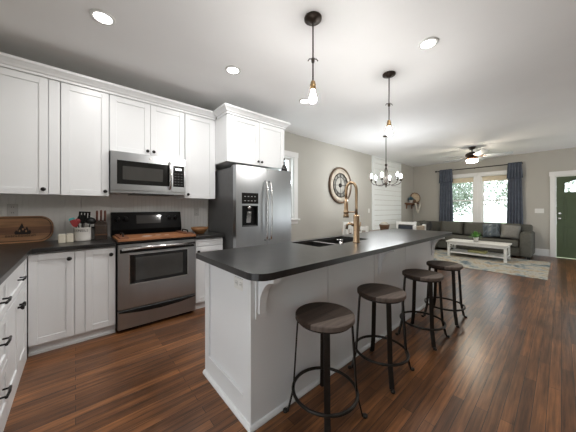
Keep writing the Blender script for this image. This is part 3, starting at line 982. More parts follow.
for k, w in enumerate((.012, .012, .010, .014, .006, .013, .015, .012, .012, .006, .012, .014)):   # worn, unreadable capitals burned in a row
    z0_, z1_ = .060, .078
    mb.box(xx, xx + .003, -.002, 0, z0_, z1_)
    if w > .008:
        mb.box(xx + w - .003, xx + w, -.002, 0, z0_, z1_)
    if k % 3 != 1:
        mb.box(xx, xx + w, -.002, 0, z1_ - .003, z1_)
    if k % 2 == 0:
        mb.box(xx, xx + w, -.002, 0, z0_, z0_ + .003)
    xx += w + .0055
mb.xform(lean)
obj('burned_lettering', mb, 'burn', cb)

# two cream shakers
for (x_, y_, h_, lab) in ((-.100, 3.24, .085, 'cream square shaker beside the cutting board, left of the pair'), (-.042, 3.26, .085, 'cream square shaker close to the utensil crock, right of the pair')):
    o = thing('shaker', lab, 'shaker', (x_, y_, CT), 'cream shakers on the counter')
    obj('shaker_body', MB().prism(rrect(x_ - .027, x_ + .027, y_ - .027, y_ + .027, .01, 4), CT, CT + h_ * .86, 'z'), 'cream', o, .003)
    obj('lid', MB().prism(rrect(x_ - .025, x_ + .025, y_ - .025, y_ + .025, .01, 4), CT + h_ * .87, CT + h_, 'z'), 'cream', o, .004)

# utensil crock
kx, ky, kr, kh = .055, 3.30, .070, .140
ck = thing('utensil_crock', 'white ceramic utensil crock with dark lettering and kitchen tools', 'crock', (kx, ky, CT))
obj('crock_body', MB().lathe([(0, 0), (kr - .006, 0), (kr - .002, .006), (kr, .02), (kr, kh - .006), (kr + .003, kh - .002), (kr + .002, kh), (kr - .006, kh), (kr - .008, kh - .01), (kr - .009, .012), (0, .012)], (kx, ky, CT), 'z', 36), 'ceramic', ck)
tb = text_bm('UTENSILS', .034, .001)
ang0 = math.radians(-112)
for v in tb.bm.verts:
    a = ang0 + v.co.x / kr
    rr = kr + .0006 + v.co.z
    zz = CT + .108 + v.co.y
    v.co = Vector((kx + rr * math.cos(a), ky + rr * math.sin(a), zz))
obj('lettering', tb, 'ink', ck, label='dark word UTENSILS on the crock')

def utensil(name, label, mat, base, tip, head, matd=None):
    """a straight handle standing in the crock and a shaped head"""
    b, t = Vector(base), Vector(tip)
    root = thing(name, label, 'utensil', b, 'kitchen tools in the crock')
    obj('handle', MB().tube([b, b.lerp(t, .6), t], [.006, .005, .005], 8), matd or mat, root)
    d = (t - b).normalized()
    side = d.cross(Vector((0, 1, 0))).normalized()
    nrm = side.cross(d).normalized()
    mt = Matrix((side, nrm, d)).transposed().to_4x4()
    mt.translation = t
    mt = mt @ (Matrix.Diagonal((1.3, 1.3, 1.25, 1)) if mat == 'black' else Matrix.Diagonal((.8, .8, .8, 1)))
    hm = MB()
    if head == 'spoon':
        hm.lathe([(0, -.005), (.012, 0), (.026, .02), (.032, .04), (.026, .062), (0, .075)], (0, 0, 0), 'z', 16)
        hm.xform(mt @ Matrix.Diagonal((1, .35, 1, 1)))
    elif head == 'spatula':
        hm.prism([(-.014, -.005), (.014, -.005), (.028, .02), (.030, .085), (.02, .095), (-.02, .095), (-.030, .085), (-.028, .02)], -.004, .004, 'y')
        hm.xform(mt)
    elif head == 'turner':
        for k in range(4):
            hm.box(-.036 + k * .0195, -.022 + k * .0195, -.003, .003, .012, .085)
        hm.box(-.036, .0365, -.003, .003, 0, .014).box(-.036, .0365, -.003, .003, .083, .095)
        hm.xform(mt)
    elif head == 'masher':
        hm.lathe([(0, -.004), (.022, 0), (.036, .012), (.036, .03), (.02, .05), (0, .055)], (0, 0, 0), 'z', 18)
        hm.xform(mt)
    obj('head', hm, mat, root, .0015 if head != 'spoon' else 0)
zb = CT + .016
utensil('slotted_turner', 'black slotted turner upright in the middle of the crock', 'black', (kx + .002, ky + .006, zb), (kx + .012, ky + .004, CT + .185), 'turner')
utensil('masher', 'black round headed masher at the right of the crock', 'black', (kx + .032, ky - .004, zb), (kx + .060, ky - .008, CT + .175), 'masher')
utensil('kitchen_spoon', 'red silicone spoon leaning up out of the crock', 'red', (kx - .006, ky - .018, zb), (kx - .036, ky - .022, CT + .175), 'spoon', 'black')
utensil('rubber_spatula', 'red silicone spatula leaning low over the left rim of the crock', 'red', (kx + .012, ky - .040, zb), (kx - .050, ky - .042, CT + .152), 'spatula', 'black')
utensil('rubber_spatula', 'teal silicone spatula reaching out furthest left from the crock', 'teal', (kx - .020, ky + .018, zb), (kx - .065, ky + .02, CT + .165), 'spatula', 'teal')
utensil('kitchen_spoon', 'black solid spoon behind the slotted turner in the crock', 'black', (kx - .004, ky + .044, zb), (kx - .002, ky + .044, CT + .18), 'spoon')

o = thing('glass_jar', 'slim grey jar squeezed between the crock and knife block', 'jar', (.140, 3.39, CT))
obj('jar_body', MB().lathe([(0, 0), (.02, 0), (.022, .01), (.022, .10), (.017, .115), (.017, .12), (0, .12)], (.140, 3.39, CT), 'z', 20), 'plategrey', o)
obj('lid', MB().lathe([(0, .121), (.019, .121), (.019, .135), (0, .136)], (.140, 3.39, CT), 'z', 20), 'fridgeside', o)

# knife block and knives
nb0, nb1, ny0 = .180, .262, 3.28
nb = thing('knife_block', 'dark walnut knife block standing beside the range', 'knife block', ((nb0 + nb1) / 2, ny0 + .08, CT))
mb = MB().prism([(ny0, CT), (ny0 - .005, CT + .155), (ny0 + .10, CT + .205), (ny0 + .15, CT + .19), (ny0 + .15, CT)], nb0 - .025, nb1, 'x')
obj('block', mb, 'blockwood', nb, .004)
obj('pale_band', MB().box(nb0 - .026, nb1 + .001, ny0 - .007, ny0 - .0005, CT + .05, CT + .06), 'board2', nb)
for (x_, y_, lab) in ((nb0 - .008, ny0 + .02, 'wood handled knife in the block, leftmost'), (nb0 + .027, ny0 + .03, 'wood handled knife in the block, middle one'), (nb0 + .060, ny0 + .02, 'wood handled knife in the block, nearest the range')):
    k = thing('kitchen_knife', lab, 'knife', (x_, y_, CT + .165), 'knives in the wooden block')
    tz = CT + .175 + (y_ - ny0) * .48
    obj('handle', MB().tube([(x_, y_, tz + .012), (x_, y_ - .012, tz + .045), (x_, y_ - .028, tz + .115), (x_, y_ - .032, tz + .128)], [.009, .0095, .011, .008], 10), 'knifehandle', k)
    obj('bolster', MB().cyl((x_, y_ + .002, tz + .0), (x_, y_, tz + .012), .008, 10), 'steel2', k)

# wooden bowl right of the range
bo = obj('wooden_bowl', MB().lathe([(0, 0), (.05, 0), (.055, .008), (.09, .04), (.112, .085), (.106, .087), (.082, .046), (.045, .016), (0, .012)], (1.235, 3.17, CT), 'z', 36), 'bowl')
tag(bo, 'carved wooden bowl on the counter right of the range', 'bowl')

# outlets
def outlet(name, label, axis, face, u, z, w=.072, h=.116, gang=0, grey=False, horizontal=False, s=-1, group=None):
    if horizontal:
        w, h = h, w
    cat = 'light switch' if gang else 'outlet'
    loc = (u, face, z) if axis == 'y' else (face, u, z)
    root = thing(name, label, cat, loc, group)
    def B(mb, a, b, d0, d1, c, d):
        return mb.box(a, b, face + s * d0, face + s * d1, c, d) if axis == 'y' else mb.box(face + s * d0, face + s * d1, a, b, c, d)
    pm = 'plategrey' if grey else 'plate'
    obj('cover_plate', B(MB(), u - w / 2, u + w / 2, .0006, .006, z - h / 2, z + h / 2), pm, root, .002)
    if gang:
        for k in range(gang):
            c = u - w / 2 + w * (k + .5) / gang
            obj('rocker', B(MB(), c - .016, c + .016, .006, .010, z - .033, z + .033), pm, root, .001)
    else:
        for q in (-1, 1):
            cu, cz = (u + q * .028, z) if horizontal else (u, z + q * .028)
            r = obj('receptacle', B(MB(), cu - .016, cu + .016, .006, .009, cz - .014, cz + .014), pm, root, .002)
            obj('slots', B(B(MB(), cu - .008, cu - .005, .009, .0094, cz - .004, cz + .006), cu + .005, cu + .008, .009, .0094, cz - .004, cz + .006), 'ink', r)
outlet('outlet', 'beadboard outlet above the wooden bowl, right of the range', 'y', YW - .011, 1.33, 1.20, grey=True, group='wall outlets')
outlet('outlet', 'beadboard outlet just above the cutting board', 'y', YW - .011, -.46, 1.235, grey=True, group='wall outlets')
outlet('outlet', 'white outlet on the greige wall right of the clock', 'y', YW, 6.14, 1.18, group='wall outlets')
outlet('light_switch', 'white triple light switch plate between the curtain and the green door', 'x', XF, .385, 1.18, w=.17, h=.118, gang=3)

# ------------------------------------------------------------------ island
IX0, IX1, IY0, IY1 = .742, 3.70, 1.16, 1.80
isl = thing('kitchen_island', 'long white kitchen island with paneled sides and curved brackets', 'island', ((IX0 + IX1) / 2, (IY0 + IY1) / 2, 0))
core = MB().box(IX0 + .012, IX1 - .012, IY0 + .045, IY0 + .065, .0, .8755).box(IX0 + .012, IX1 - .012, IY1 - .04, IY1 - .012, .0, .8755).box(IX0 + .012, IX0 + .04, IY0 + .04, IY1 - .04, 0, .8755).box(IX1 - .04, IX1 - .012, IY0 + .04, IY1 - .04, 0, .8755)
core.box(IX0 + .04, IX1 - .04, IY0 + .066, IY1 - .04, 0, .6)
obj('cabinet_body', core, 'cab', isl)
# end panel: shaker frame
ep = MB()
T0, T1 = IX0, IX0 + .0115
ep.box(T0, T1, IY0 + .02, IY0 + .085, .0, .8755).box(T0, T1, IY1 - .07, IY1, 0, .8755).box(T0, T1, IY0 + .085, IY1 - .07, 0, .15).box(T0, T1, IY0 + .085, IY1 - .07, .855, .8755)
obj('end_panel', ep, 'cab', isl, .001)
obj('end_panel', MB().box(IX1 - .0115, IX1, IY0 + .02, IY1, 0, .8755), 'cab', isl, .001)
obj('panel_bead', MB().box(IX0 - .004, IX0 + .006, IY0 + .085, IY1 - .07, .142, .154).box(IX0 + .003, IX0 + .0113, IY0 + .079, IY0 + .085, .15, .8755), 'cab', isl)
seams = [IX0, 1.424, 2.10, 2.79, 3.51, IX1]
for a, b in zip(seams, seams[1:]):
    obj('side_panel', MB().box(a + (.004 if a > IX0 else 0), b - .004, IY0, IY0 + .0195, .0, .8755), 'cab', isl, .0015)
BP = [(0, 0), (.018, 0), (.018, .012), (.010, .024), (0, .026)]
obj('shoe_molding', MB().sweep([(IX0, IY1), (IX0, IY0), (IX1, IY0), (IX1, IY1)][::1], BP), 'cab', isl)
# corbels
def corbel(xa, dd):
    w = .052
    bmk = MB()
    h, d = .225, dd
    zt = .8752
    poly = [(IY0 - .0005, zt - h), (IY0 - .0005, zt), (IY0 - d, zt), (IY0 - d, zt - .022)] + [(IY0 - .026 - (d - .026) * math.cos(math.radians(t)), zt - .022 - (.16) * math.sin(math.radians(t))) for t in range(8, 90, 8)] + [(IY0 - .022, zt - h)]
    # concave quarter: centre of the curve lies out and below the arm
    poly = [(IY0 - .0005, zt - h), (IY0 - .0005, zt), (IY0 - d, zt), (IY0 - d, zt - .022)]
    R1, R2 = d - .024, h - .05
    for t in range(0, 91, 9):
        a = math.radians(t)
        poly.append((IY0 - d + R1 * math.sin(a), zt - .022 - R2 * (1 - math.cos(a))))
    poly += [(IY0 - .024, zt - h)]
    bmk.prism(poly, xa, xa + w, 'x')
    o = obj('corbel', bmk, 'cab', isl, .002)
    obj('corbel_plate', MB().box(xa - .016, xa + w + .016, IY0 - .014, IY0 - .0006, zt - h - .03, zt - .0005), 'cab', o, .002)
for xa, dd in ((.785, .152), (2.19, .145), (3.60, .145)):
    corbel(xa, dd)
# island end outlet
oo = outlet('outlet', 'horizontal white outlet on the near end of the island', 'x', IX0 + .0115, 1.305, .792, horizontal=True, group='wall outlets')

# worktop with sink opening
SXA, SXB, SYA, SYB = 1.60, 2.42, 1.40, 1.765
mb = MB()
TX0, TX1, TY0, TY1 = .680, 4.02, 1.005, 1.835
outer = rrect(TX0, TX1, TY0, TY1, [.10, .10, .06, .02], 8)
# ring between outer outline and the sink hole, built as strips
hole = [(SXA, SYA), (SXB, SYA), (SXB, SYB), (SXA, SYB)]
bm = mb.bm
def ring_cap(z):
    o_ = [bm.verts.new((a, b, z)) for a, b in outer]
    h_ = [bm.verts.new((a, b, z)) for a, b in hole]
    es = [bm.edges.new((o_[i], o_[(i + 1) % len(o_)])) for i in range(len(o_))] + [bm.edges.new((h_[i], h_[(i + 1) % 4])) for i in range(4)]
    bmesh.ops.triangle_fill(bm, use_beauty=True, edges=es)
    return o_, h_
oa, ha = ring_cap(CZ0)
ob, hb = ring_cap(CZ1)
for lo_, hi_ in ((oa, ob), (ha, hb)):
    for i in range(len(lo_)):
        j = (i + 1) % len(lo_)
        bm.faces.new((lo_[i], lo_[j], hi_[j], hi_[i]))
itop = obj('island_countertop', mb, 'counter', bevel=.003)
tag(itop, 'large charcoal island countertop with rounded corners and a sink', 'countertop')

sk = thing('sink', 'double bowl undermount sink set into the island countertop', 'sink', ((SXA + SXB) / 2, (SYA + SYB) / 2, CZ0))
def bowl(a, b, c, d, zt, depth):
    t = .006
    m = MB().box(a, b, c, c + t, zt - depth, zt).box(a, b, d - t, d, zt - depth, zt).box(a, a + t, c + t, d - t, zt - depth, zt).box(b - t, b, c + t, d - t, zt - depth, zt).box(a + t, b - t, c + t, d - t, zt - depth, zt - depth + t)
    bmesh.ops.remove_doubles(m.bm, verts=m.bm.verts, dist=1e-5)
    return m
xm = 1.90
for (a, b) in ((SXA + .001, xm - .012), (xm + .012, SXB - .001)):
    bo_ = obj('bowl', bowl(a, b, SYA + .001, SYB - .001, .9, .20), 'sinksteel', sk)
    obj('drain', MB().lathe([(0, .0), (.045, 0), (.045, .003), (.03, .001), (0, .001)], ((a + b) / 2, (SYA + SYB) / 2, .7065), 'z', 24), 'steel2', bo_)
obj('divider', MB().box(xm - .0115, xm + .0115, SYA + .002, SYB - .002, .82, .905), 'steel2', sk, .003)

# gooseneck faucet
fx, fy = 2.075, 1.335
fa = thing('faucet', 'tall champagne bronze spring neck faucet behind the island sink', 'faucet', (fx, fy, CT))
obj('base', MB().lathe([(0, 0), (.036, 0), (.036, .006), (.030, .012), (.030, .265), (.026, .272), (0, .272)], (fx, fy, CT), 'z', 28), 'bronze', fa)
zc = CT + .52
yr, xs = .10, -.03                     # spout reaches over the sink
pts = [(fx, fy, CT + .272), (fx, fy, CT + .35), (fx, fy, zc - .06)]
for k in range(0, 13):
    a = math.radians(15 * k)
    pts.append((fx + xs * (1 - math.cos(a)) / 2, fy + yr * (1 - math.cos(a)) / 2, zc + (.075) * math.sin(a)))
ex, ey = fx + xs, fy + yr
pts.append((ex, ey, zc - .08))
neck = obj('spring_neck', MB().tube(pts, .0135, 14), 'bronze', fa)
mb = MB()
P = [Vector(p) for p in pts]
L = [0]
for a, b in zip(P, P[1:]):
    L.append(L[-1] + (b - a).length)
s = 0.12
while s < L[-1]:
    i = max(j for j in range(len(L) - 1) if L[j] <= s)
    p = P[i].lerp(P[i + 1], (s - L[i]) / (L[i + 1] - L[i]))
    t = (P[i + 1] - P[i]).normalized()
    mb.tube([p - t * .0025, p, p + t * .0025], [.0135, .0165, .0135], 14)
    s += .011
obj('coil', mb, 'bronze', neck)
obj('spray_head', MB().lathe([(0, zc - .08), (.014, zc - .08), (.016, zc - .12), (.021, zc - .13), (.021, zc - .235), (.028, zc - .25), (.03, zc - .275), (0, zc - .275)], (ex, ey, 0), 'z', 22), 'bronze', fa)
obj('docking_arm', MB().tube([(fx, fy, CT + .30), (ex, ey, CT + .30)], .007, 10).lathe([(.014, CT + .285), (.026, CT + .285), (.026, CT + .315), (.014, CT + .315)], (ex, ey, 0), 'z', 18), 'bronze', fa)
obj('pot_filler_spout', MB().tube([(fx - .02, fy + .02, CT + .17), (fx - .03, fy + .06, CT + .19), (ex - .01, ey - .02, CT + .17), (ex - .01, ey - .015, CT + .13)], [.014, .014, .014, .012], 12), 'bronze', fa)
obj('lever', MB().cyl((fx + .02, fy, CT + .12), (fx + .055, fy, CT + .12), .013, 14).tube([(fx + .05, fy, CT + .12), (fx + .06, fy - .01, CT + .20)], .006, 8), 'bronze', fa)

o = thing('soap_dispenser', 'short stainless button dispenser beside the sink', 'soap dispenser', (1.965, 1.335, CT))
sx_, sy_ = 1.868, 1.366
o.location = (sx_, sy_, CT)
obj('body', MB().lathe([(0, 0), (.021, 0), (.021, .004), (.016, .007), (.016, .035), (0, .035)], (sx_, sy_, CT), 'z', 20), 'steel2', o)
obj('cap', MB().lathe([(0, .0355), (.02, .0355), (.02, .047), (0, .048)], (sx_, sy_, CT), 'z', 20).tube([(sx_, sy_, CT + .041), (sx_ - .03, sy_ + .03, CT + .043)], .005, 8), 'steel2', o)

# ------------------------------------------------------------------ stools
def make_stool():
    root = thing('bar_stool', '', 'stool', (0, 0, 0), 'round wooden bar stools along the island')
    H, R = .615, .178
    seat = MB().lathe([(0, H - .030), (R - .004, H - .030), (R, H - .026), (R, H - .004), (R - .005, H), (0, H)], (0, 0, 0), 'z', 72, smooth=False)
    # light plank: cut the disc and give the faces beyond the cut the paler wood
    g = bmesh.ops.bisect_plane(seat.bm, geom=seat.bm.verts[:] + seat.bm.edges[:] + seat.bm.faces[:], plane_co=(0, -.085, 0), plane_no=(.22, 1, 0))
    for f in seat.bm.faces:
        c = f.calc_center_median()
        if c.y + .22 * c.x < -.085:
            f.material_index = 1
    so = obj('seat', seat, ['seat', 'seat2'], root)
    obj('apron_ring', MB().lathe([(R - .022, H - .045), (R - .018, H - .045), (R - .018, H - .031), (R - .022, H - .031), (R - .022, H - .045)], (0, 0, 0), 'z', 40), 'iron', root)
    for k in range(4):
        a = math.radians(90 * k + 45)
        ca, sa = math.cos(a), math.sin(a)
        tx, ty = -sa, ca
        def P(r, z, u, v):      # radial r, height z, tangential u, radial offset v
            return (ca * (r + v) + tx * u, sa * (r + v) + ty * u, z)
        lm = MB()
        prof = [(R - .017, H - .036), (R - .012, H - .08), (R + .012, .15), (R + .045, .012)]
        w, th = .017, .005
        rings = []
        for r, z in prof:
            rings.append([lm.bm.verts.new(P(r, z, u, v)) for u, v in ((-w, -th), (w, -th), (w, th), (-w, th))])
        for q1, q2 in zip(rings, rings[1:]):
            for j in range(4):
                lm.bm.faces.new((q1[j], q1[(j + 1) % 4], q2[(j + 1) % 4], q2[j]))
        lm.bm.faces.new(rings[0][::-1]); lm.bm.faces.new(rings[-1])
        lo_ = obj('leg', lm, 'iron', root, .002)
        fm_ = MB()
        cx_, cy_ = ca * (R + .062), sa * (R + .062)
        fm_.lathe([(0, 0), (.015, 0), (.016, .004), (.016, .012), (.012, .016), (0, .016)], (cx_, cy_, 0), 'z', 14)
        obj('foot_pad', fm_, 'iron', lo_)
    ring = [((R + .014) * math.cos(2 * PI * i / 48), (R + .014) * math.sin(2 * PI * i / 48), .155) for i in range(48)]
    obj('foot_ring', MB().tube(ring, .010, 10, closed=True), 'iron', root)
    return root
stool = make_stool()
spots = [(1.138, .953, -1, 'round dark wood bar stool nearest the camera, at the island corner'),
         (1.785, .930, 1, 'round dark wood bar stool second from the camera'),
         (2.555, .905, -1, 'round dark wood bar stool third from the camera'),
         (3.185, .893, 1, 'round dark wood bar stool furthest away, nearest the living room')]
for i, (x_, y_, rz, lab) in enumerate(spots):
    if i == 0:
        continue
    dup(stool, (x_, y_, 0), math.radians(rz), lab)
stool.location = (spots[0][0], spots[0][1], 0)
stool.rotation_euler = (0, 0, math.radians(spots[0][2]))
stool['label'] = spots[0][3]

# ------------------------------------------------------------------ lamps on the ceiling
def can_light(x, y, label, dim=1.0):
    root = thing('recessed_light', label, 'ceiling light', (x, y, ZC), 'recessed ceiling lights')
    obj('trim_ring', MB().lathe([(.058, -.001), (.085, -.001), (.083, -.008), (.060, -.010), (.058, -.001)], (x, y, ZC), 'z', 32), 'white', root)
    obj('lens', MB().lathe([(0, -.0015), (.057, -.0015), (.057, -.006), (0, -.007)], (x, y, ZC), 'z', 28), 'can', root)
    ld_ = bpy.data.lights.new('recessed_lamp', 'AREA')
    ld_.shape = 'DISK'
    ld_.size = .11
    ld_.energy = CAN_W * dim
    ld_.color = (1.0, .99, .97)
    lo_ = bpy.data.objects.new('recessed_lamp', ld_)
    C.objects.link(lo_)
    lo_.parent = root
    lo_.location = (0, 0, -.012)
can_light(.16, 2.36, 'recessed ceiling light at upper left above the wall cabinets')
can_light(1.27, 2.335, 'recessed ceiling light above the range aisle, middle of the row')
can_light(2.385, 2.35, 'recessed ceiling light beside the nearer pendant bulb, above the refrigerator', .2)
can_light(2.385, .795, 'recessed ceiling light at upper right, above the bar stools', .35)
for (x_, y_, lab) in ((.16, .79, 'recessed ceiling light overhead, between the left cabinets and the camera'), (1.27, .79, 'recessed ceiling light overhead, above the near island corner')):
    can_light(x_, y_, lab, .3)

def pendant(x, y, label, z_hook, z_sock, z_bot):
    root = thing('pendant_light', label, 'pendant light', (x, y, ZC), 'bare bulb pendants over the island')
    obj('canopy', MB().lathe([(0, -.001), (.068, -.001), (.068, -.014), (.058, -.020), (.030, -.022), (.026, -.032), (.01, -.038), (0, -.038)], (x, y, ZC), 'z', 32), 'darkbronze', root)
    obj('cord', MB().cyl((x, y, ZC - .038), (x, y, z_sock + .01), .006, 10), 'darkbronze', root)
    hk = MB().lathe([(.006, .012), (.014, .008), (.012, -.02), (.006, -.03)], (x, y, z_hook), 'z', 14)
    hk.tube([(x - .03, y + .025, z_hook - .012), (x - .022, y + .018, z_hook + .004), (x, y, z_hook + .006), (x + .022, y - .018, z_hook + .004), (x + .03, y - .025, z_hook - .012)], .004, 8)
    obj('cord_grip', hk, 'darkbronze', root)
    obj('socket', MB().lathe([(0, z_sock + .012), (.014, z_sock + .012), (.019, z_sock), (.019, z_sock - .012), (.023, z_sock - .014), (.023, z_sock - .055), (.019, z_sock - .058), (0, z_sock - .058)], (x, y, 0), 'z', 22), 'brass', root)
    zt = z_sock - .058
    Hb = zt - z_bot
    obj('bulb', MB().lathe([(0, zt - .0005), (.013, zt - .001), (.014, zt - Hb * .15), (.024, zt - Hb * .45), (.030, zt - Hb * .72), (.022, zt - Hb * .93), (0, z_bot)], (x, y, 0), 'z', 22), 'bulb', root)
pendant(1.392, 1.284, 'bare bulb pendant nearer the camera, above the sink end of the island', 2.415, 2.235, 2.075)
pendant(2.606, 1.263, 'bare bulb pendant further away, near the dining chandelier', 2.405, 2.215, 2.055)

# chandelier
chx, chy = 4.80, 2.39
ch = thing('chandelier', 'dark iron six arm chandelier with candle bulbs over the dining table', 'chandelier', (chx, chy, ZC))
obj('canopy', MB().lathe([(0, -.001), (.062, -.001), (.06, -.014), (.02, -.024), (0, -.03)], (chx, chy, ZC), 'z', 28), 'darkbronze', ch)
zl = 1.74
obj('rod', MB().cyl((chx, chy, ZC - .03), (chx, chy, 2.16), .007, 10), 'darkbronze', ch)
obj('stem', MB().lathe([(0, 2.17), (.012, 2.165), (.028, 2.14), (.012, 2.11), (.008, 2.05), (.008, 1.82), (.018, 1.79), (.03, 1.765), (.018, 1.735), (.012, 1.71), (.016, 1.69), (0, 1.675)], (chx, chy, 0), 'z', 22), 'darkbronze', ch)
for k in range(6):
    a = math.radians(60 * k + 12)
    ca, sa = math.cos(a), math.sin(a)
    R_ = .29
    prof = [(.012, 1.78), (.06, 1.745), (.12, 1.72), (.19, 1.725), (.25, 1.745), (R_, 1.79), (R_, 1.81)]
    am = obj('arm', MB().tube([(chx + r * ca, chy + r * sa, z) for r, z in prof], .0065, 8).tube([(chx + r * ca, chy + r * sa, z) for r, z in ((.008, 2.10), (.035, 2.0), (.05, 1.9), (.03, 1.8), (.012, 1.775))], .0035, 6), 'darkbronze', ch)
    ax, ay = chx + R_ * ca, chy + R_ * sa
    obj('cup', MB().lathe([(0, 1.805), (.012, 1.807), (.03, 1.822), (.028, 1.826), (0, 1.824)], (ax, ay, 0), 'z', 16).lathe([(0, 1.8245), (.011, 1.8245), (.011, 1.87), (0, 1.87)], (ax, ay, 0), 'z', 12), 'darkbronze', am)
    obj('bulb', MB().lathe([(0, 1.8705), (.010, 1.871), (.018, 1.892), (.019, 1.906), (.011, 1.935), (0, 1.96)], (ax, ay, 0), 'z', 14), 'cbulb', am)

# ceiling fan
fxx, fyy = 7.24, 1.44
fn = thing('ceiling_fan', 'bronze ceiling fan with pale blades and a lit glass bowl', 'ceiling fan', (fxx, fyy, ZC))
obj('canopy', MB().lathe([(0, -.001), (.075, -.001), (.072, -.03), (.045, -.06), (0, -.062)], (fxx, fyy, ZC), 'z', 26), 'darkbronze', fn)
obj('downrod', MB().cyl((fxx, fyy, ZC - .062), (fxx, fyy, 2.61), .013, 12), 'darkbronze', fn)
obj('motor_housing', MB().lathe([(0, 2.58), (.05, 2.578), (.11, 2.55), (.135, 2.52), (.135, 2.48), (.10, 2.455), (0, 2.45)], (fxx, fyy, .04), 'z', 32), 'darkbronze', fn)
obj('switch_housing', MB().lathe([(0, 2.449), (.09, 2.449), (.12, 2.43), (.125, 2.40), (.09, 2.388), (0, 2.386)], (fxx, fyy, .04), 'z', 28), 'copperwood', fn)
obj('lamp_bowl', MB().lathe([(0, 2.385), (.115, 2.385), (.12, 2.37), (.105, 2.34), (.07, 2.318), (0, 2.308)], (fxx, fyy, .04), 'z', 28), 'fanlamp', fn)
for k in range(5):
    a = math.radians(72 * k - 5)
    rot = Matrix.Translation((fxx, fyy, 2.505)) @ Matrix.Rotation(a, 4, 'Z') @ Matrix.Rotation(math.radians(-13), 4, 'X')
    bl = MB().prism(rrect(.21, .74, -.072, .072, [.02, .05, .05, .02], 6), -.003, .003, 'z').xform(rot)
    b_ = obj('blade', bl, 'fanblade', fn)
    obj('blade_iron', MB().prism([(.09, -.015), (.15, -.012), (.26, -.03), (.26, .03), (.15, .012), (.09, .015)], -.009, -.0035, 'z').xform(rot), 'copperwood', b_)

# ------------------------------------------------------------------ wall clock
cx, cz, cr0 = 4.80, 1.80, .435
ckx = thing('wall_clock', 'large round wooden wall clock with black iron numeral ring', 'clock', (cx, YW, cz))
def ring_y(mb, r0, r1, d0, d1, seg=48):
    return mb.lathe([(r0, d0), (r1, d0), (r1, d1), (r0, d1), (r0, d0)], (cx, YW, cz), 'y', seg)
obj('rim', ring_y(MB(), cr0 - .032, cr0, -.002, -.05), 'clockrim', ckx)
obj('wood_ring', ring_y(MB(), .29, cr0 - .033, -.002, -.03), 'clockwood', ckx)
obj('backing', MB().lathe([(0, -.001), (.29, -.001), (.29, -.006), (0, -.006)], (cx, YW, cz), 'y', 40), 'wall', ckx)
obj('iron_ring', ring_y(ring_y(MB(), .275, .292, -.031, -.038), .195, .205, -.02, -.03), 'iron', ckx)
for k in range(12):
    a = PI / 2 - k * PI / 6
    nm = MB()
    nn = (3, 1, 2, 3, 2, 1, 2, 3, 4, 2, 1, 2)[k]      # strokes of the roman numeral
    for j in range(nn):
        off = (j - (nn - 1) / 2) * .022
        p0 = Vector((cx, YW - .026, cz)) + Vector((math.cos(a) * .205 - math.sin(a) * off, 0, math.sin(a) * .205 + math.cos(a) * off))
        p1 = Vector((cx, YW - .026, cz)) + Vector((math.cos(a) * .276 - math.sin(a) * off, 0, math.sin(a) * .276 + math.cos(a) * off))
        nm.tube([p0, p1], .0045, 6)
    obj('numeral', nm, 'iron', ckx)
obj('spokes', MB().cyl((cx - .20, YW - .02, cz), (cx + .20, YW - .02, cz), .004, 6).cyl((cx, YW - .02, cz - .20), (cx, YW - .02, cz + .20), .004, 6), 'iron', ckx)
obj('hub', MB().lathe([(0, -.006), (.05, -.006), (.05, -.03), (.03, -.04), (0, -.042)], (cx, YW, cz), 'y', 24), 'iron', ckx)
obj('hour_hand', MB().box(cx - .006, cx + .006, YW - .046, YW - .043, cz - .02, cz + .13), 'iron', ckx)
obj('minute_hand', MB().box(cx - .03, cx + .18, YW - .05, YW - .047, cz - .005, cz + .005), 'iron', ckx)

# ------------------------------------------------------------------ dining set
dt = thing('dining_table', 'dining table under the chandelier beyond the island', 'table', (4.85, 2.42, 0))
obj('tabletop', MB().prism(rrect(4.15, 5.45, 2.0, 2.85, .03, 4), .715, .75, 'z'), 'darktable', dt, .004)
obj('apron', MB().box(4.25, 5.35, 2.1, 2.12, .63, .714).box(4.25, 5.35, 2.73, 2.75, .63, .714).box(4.25, 4.27, 2.12, 2.73, .63, .714).box(5.33, 5.35, 2.12, 2.73, .63, .714), 'tablewhite', dt)
for (a, b) in ((4.24, 2.09), (5.36, 2.09), (4.24, 2.76), (5.36, 2.76)):
    obj('leg', MB().lathe([(0, 0), (.025, 0), (.035, .06), (.028, .12), (.04, .45), (.03, .56), (.045, .6), (.045, .629), (0, .629)], (a, b, 0), 'z', 16), 'tablewhite', dt)

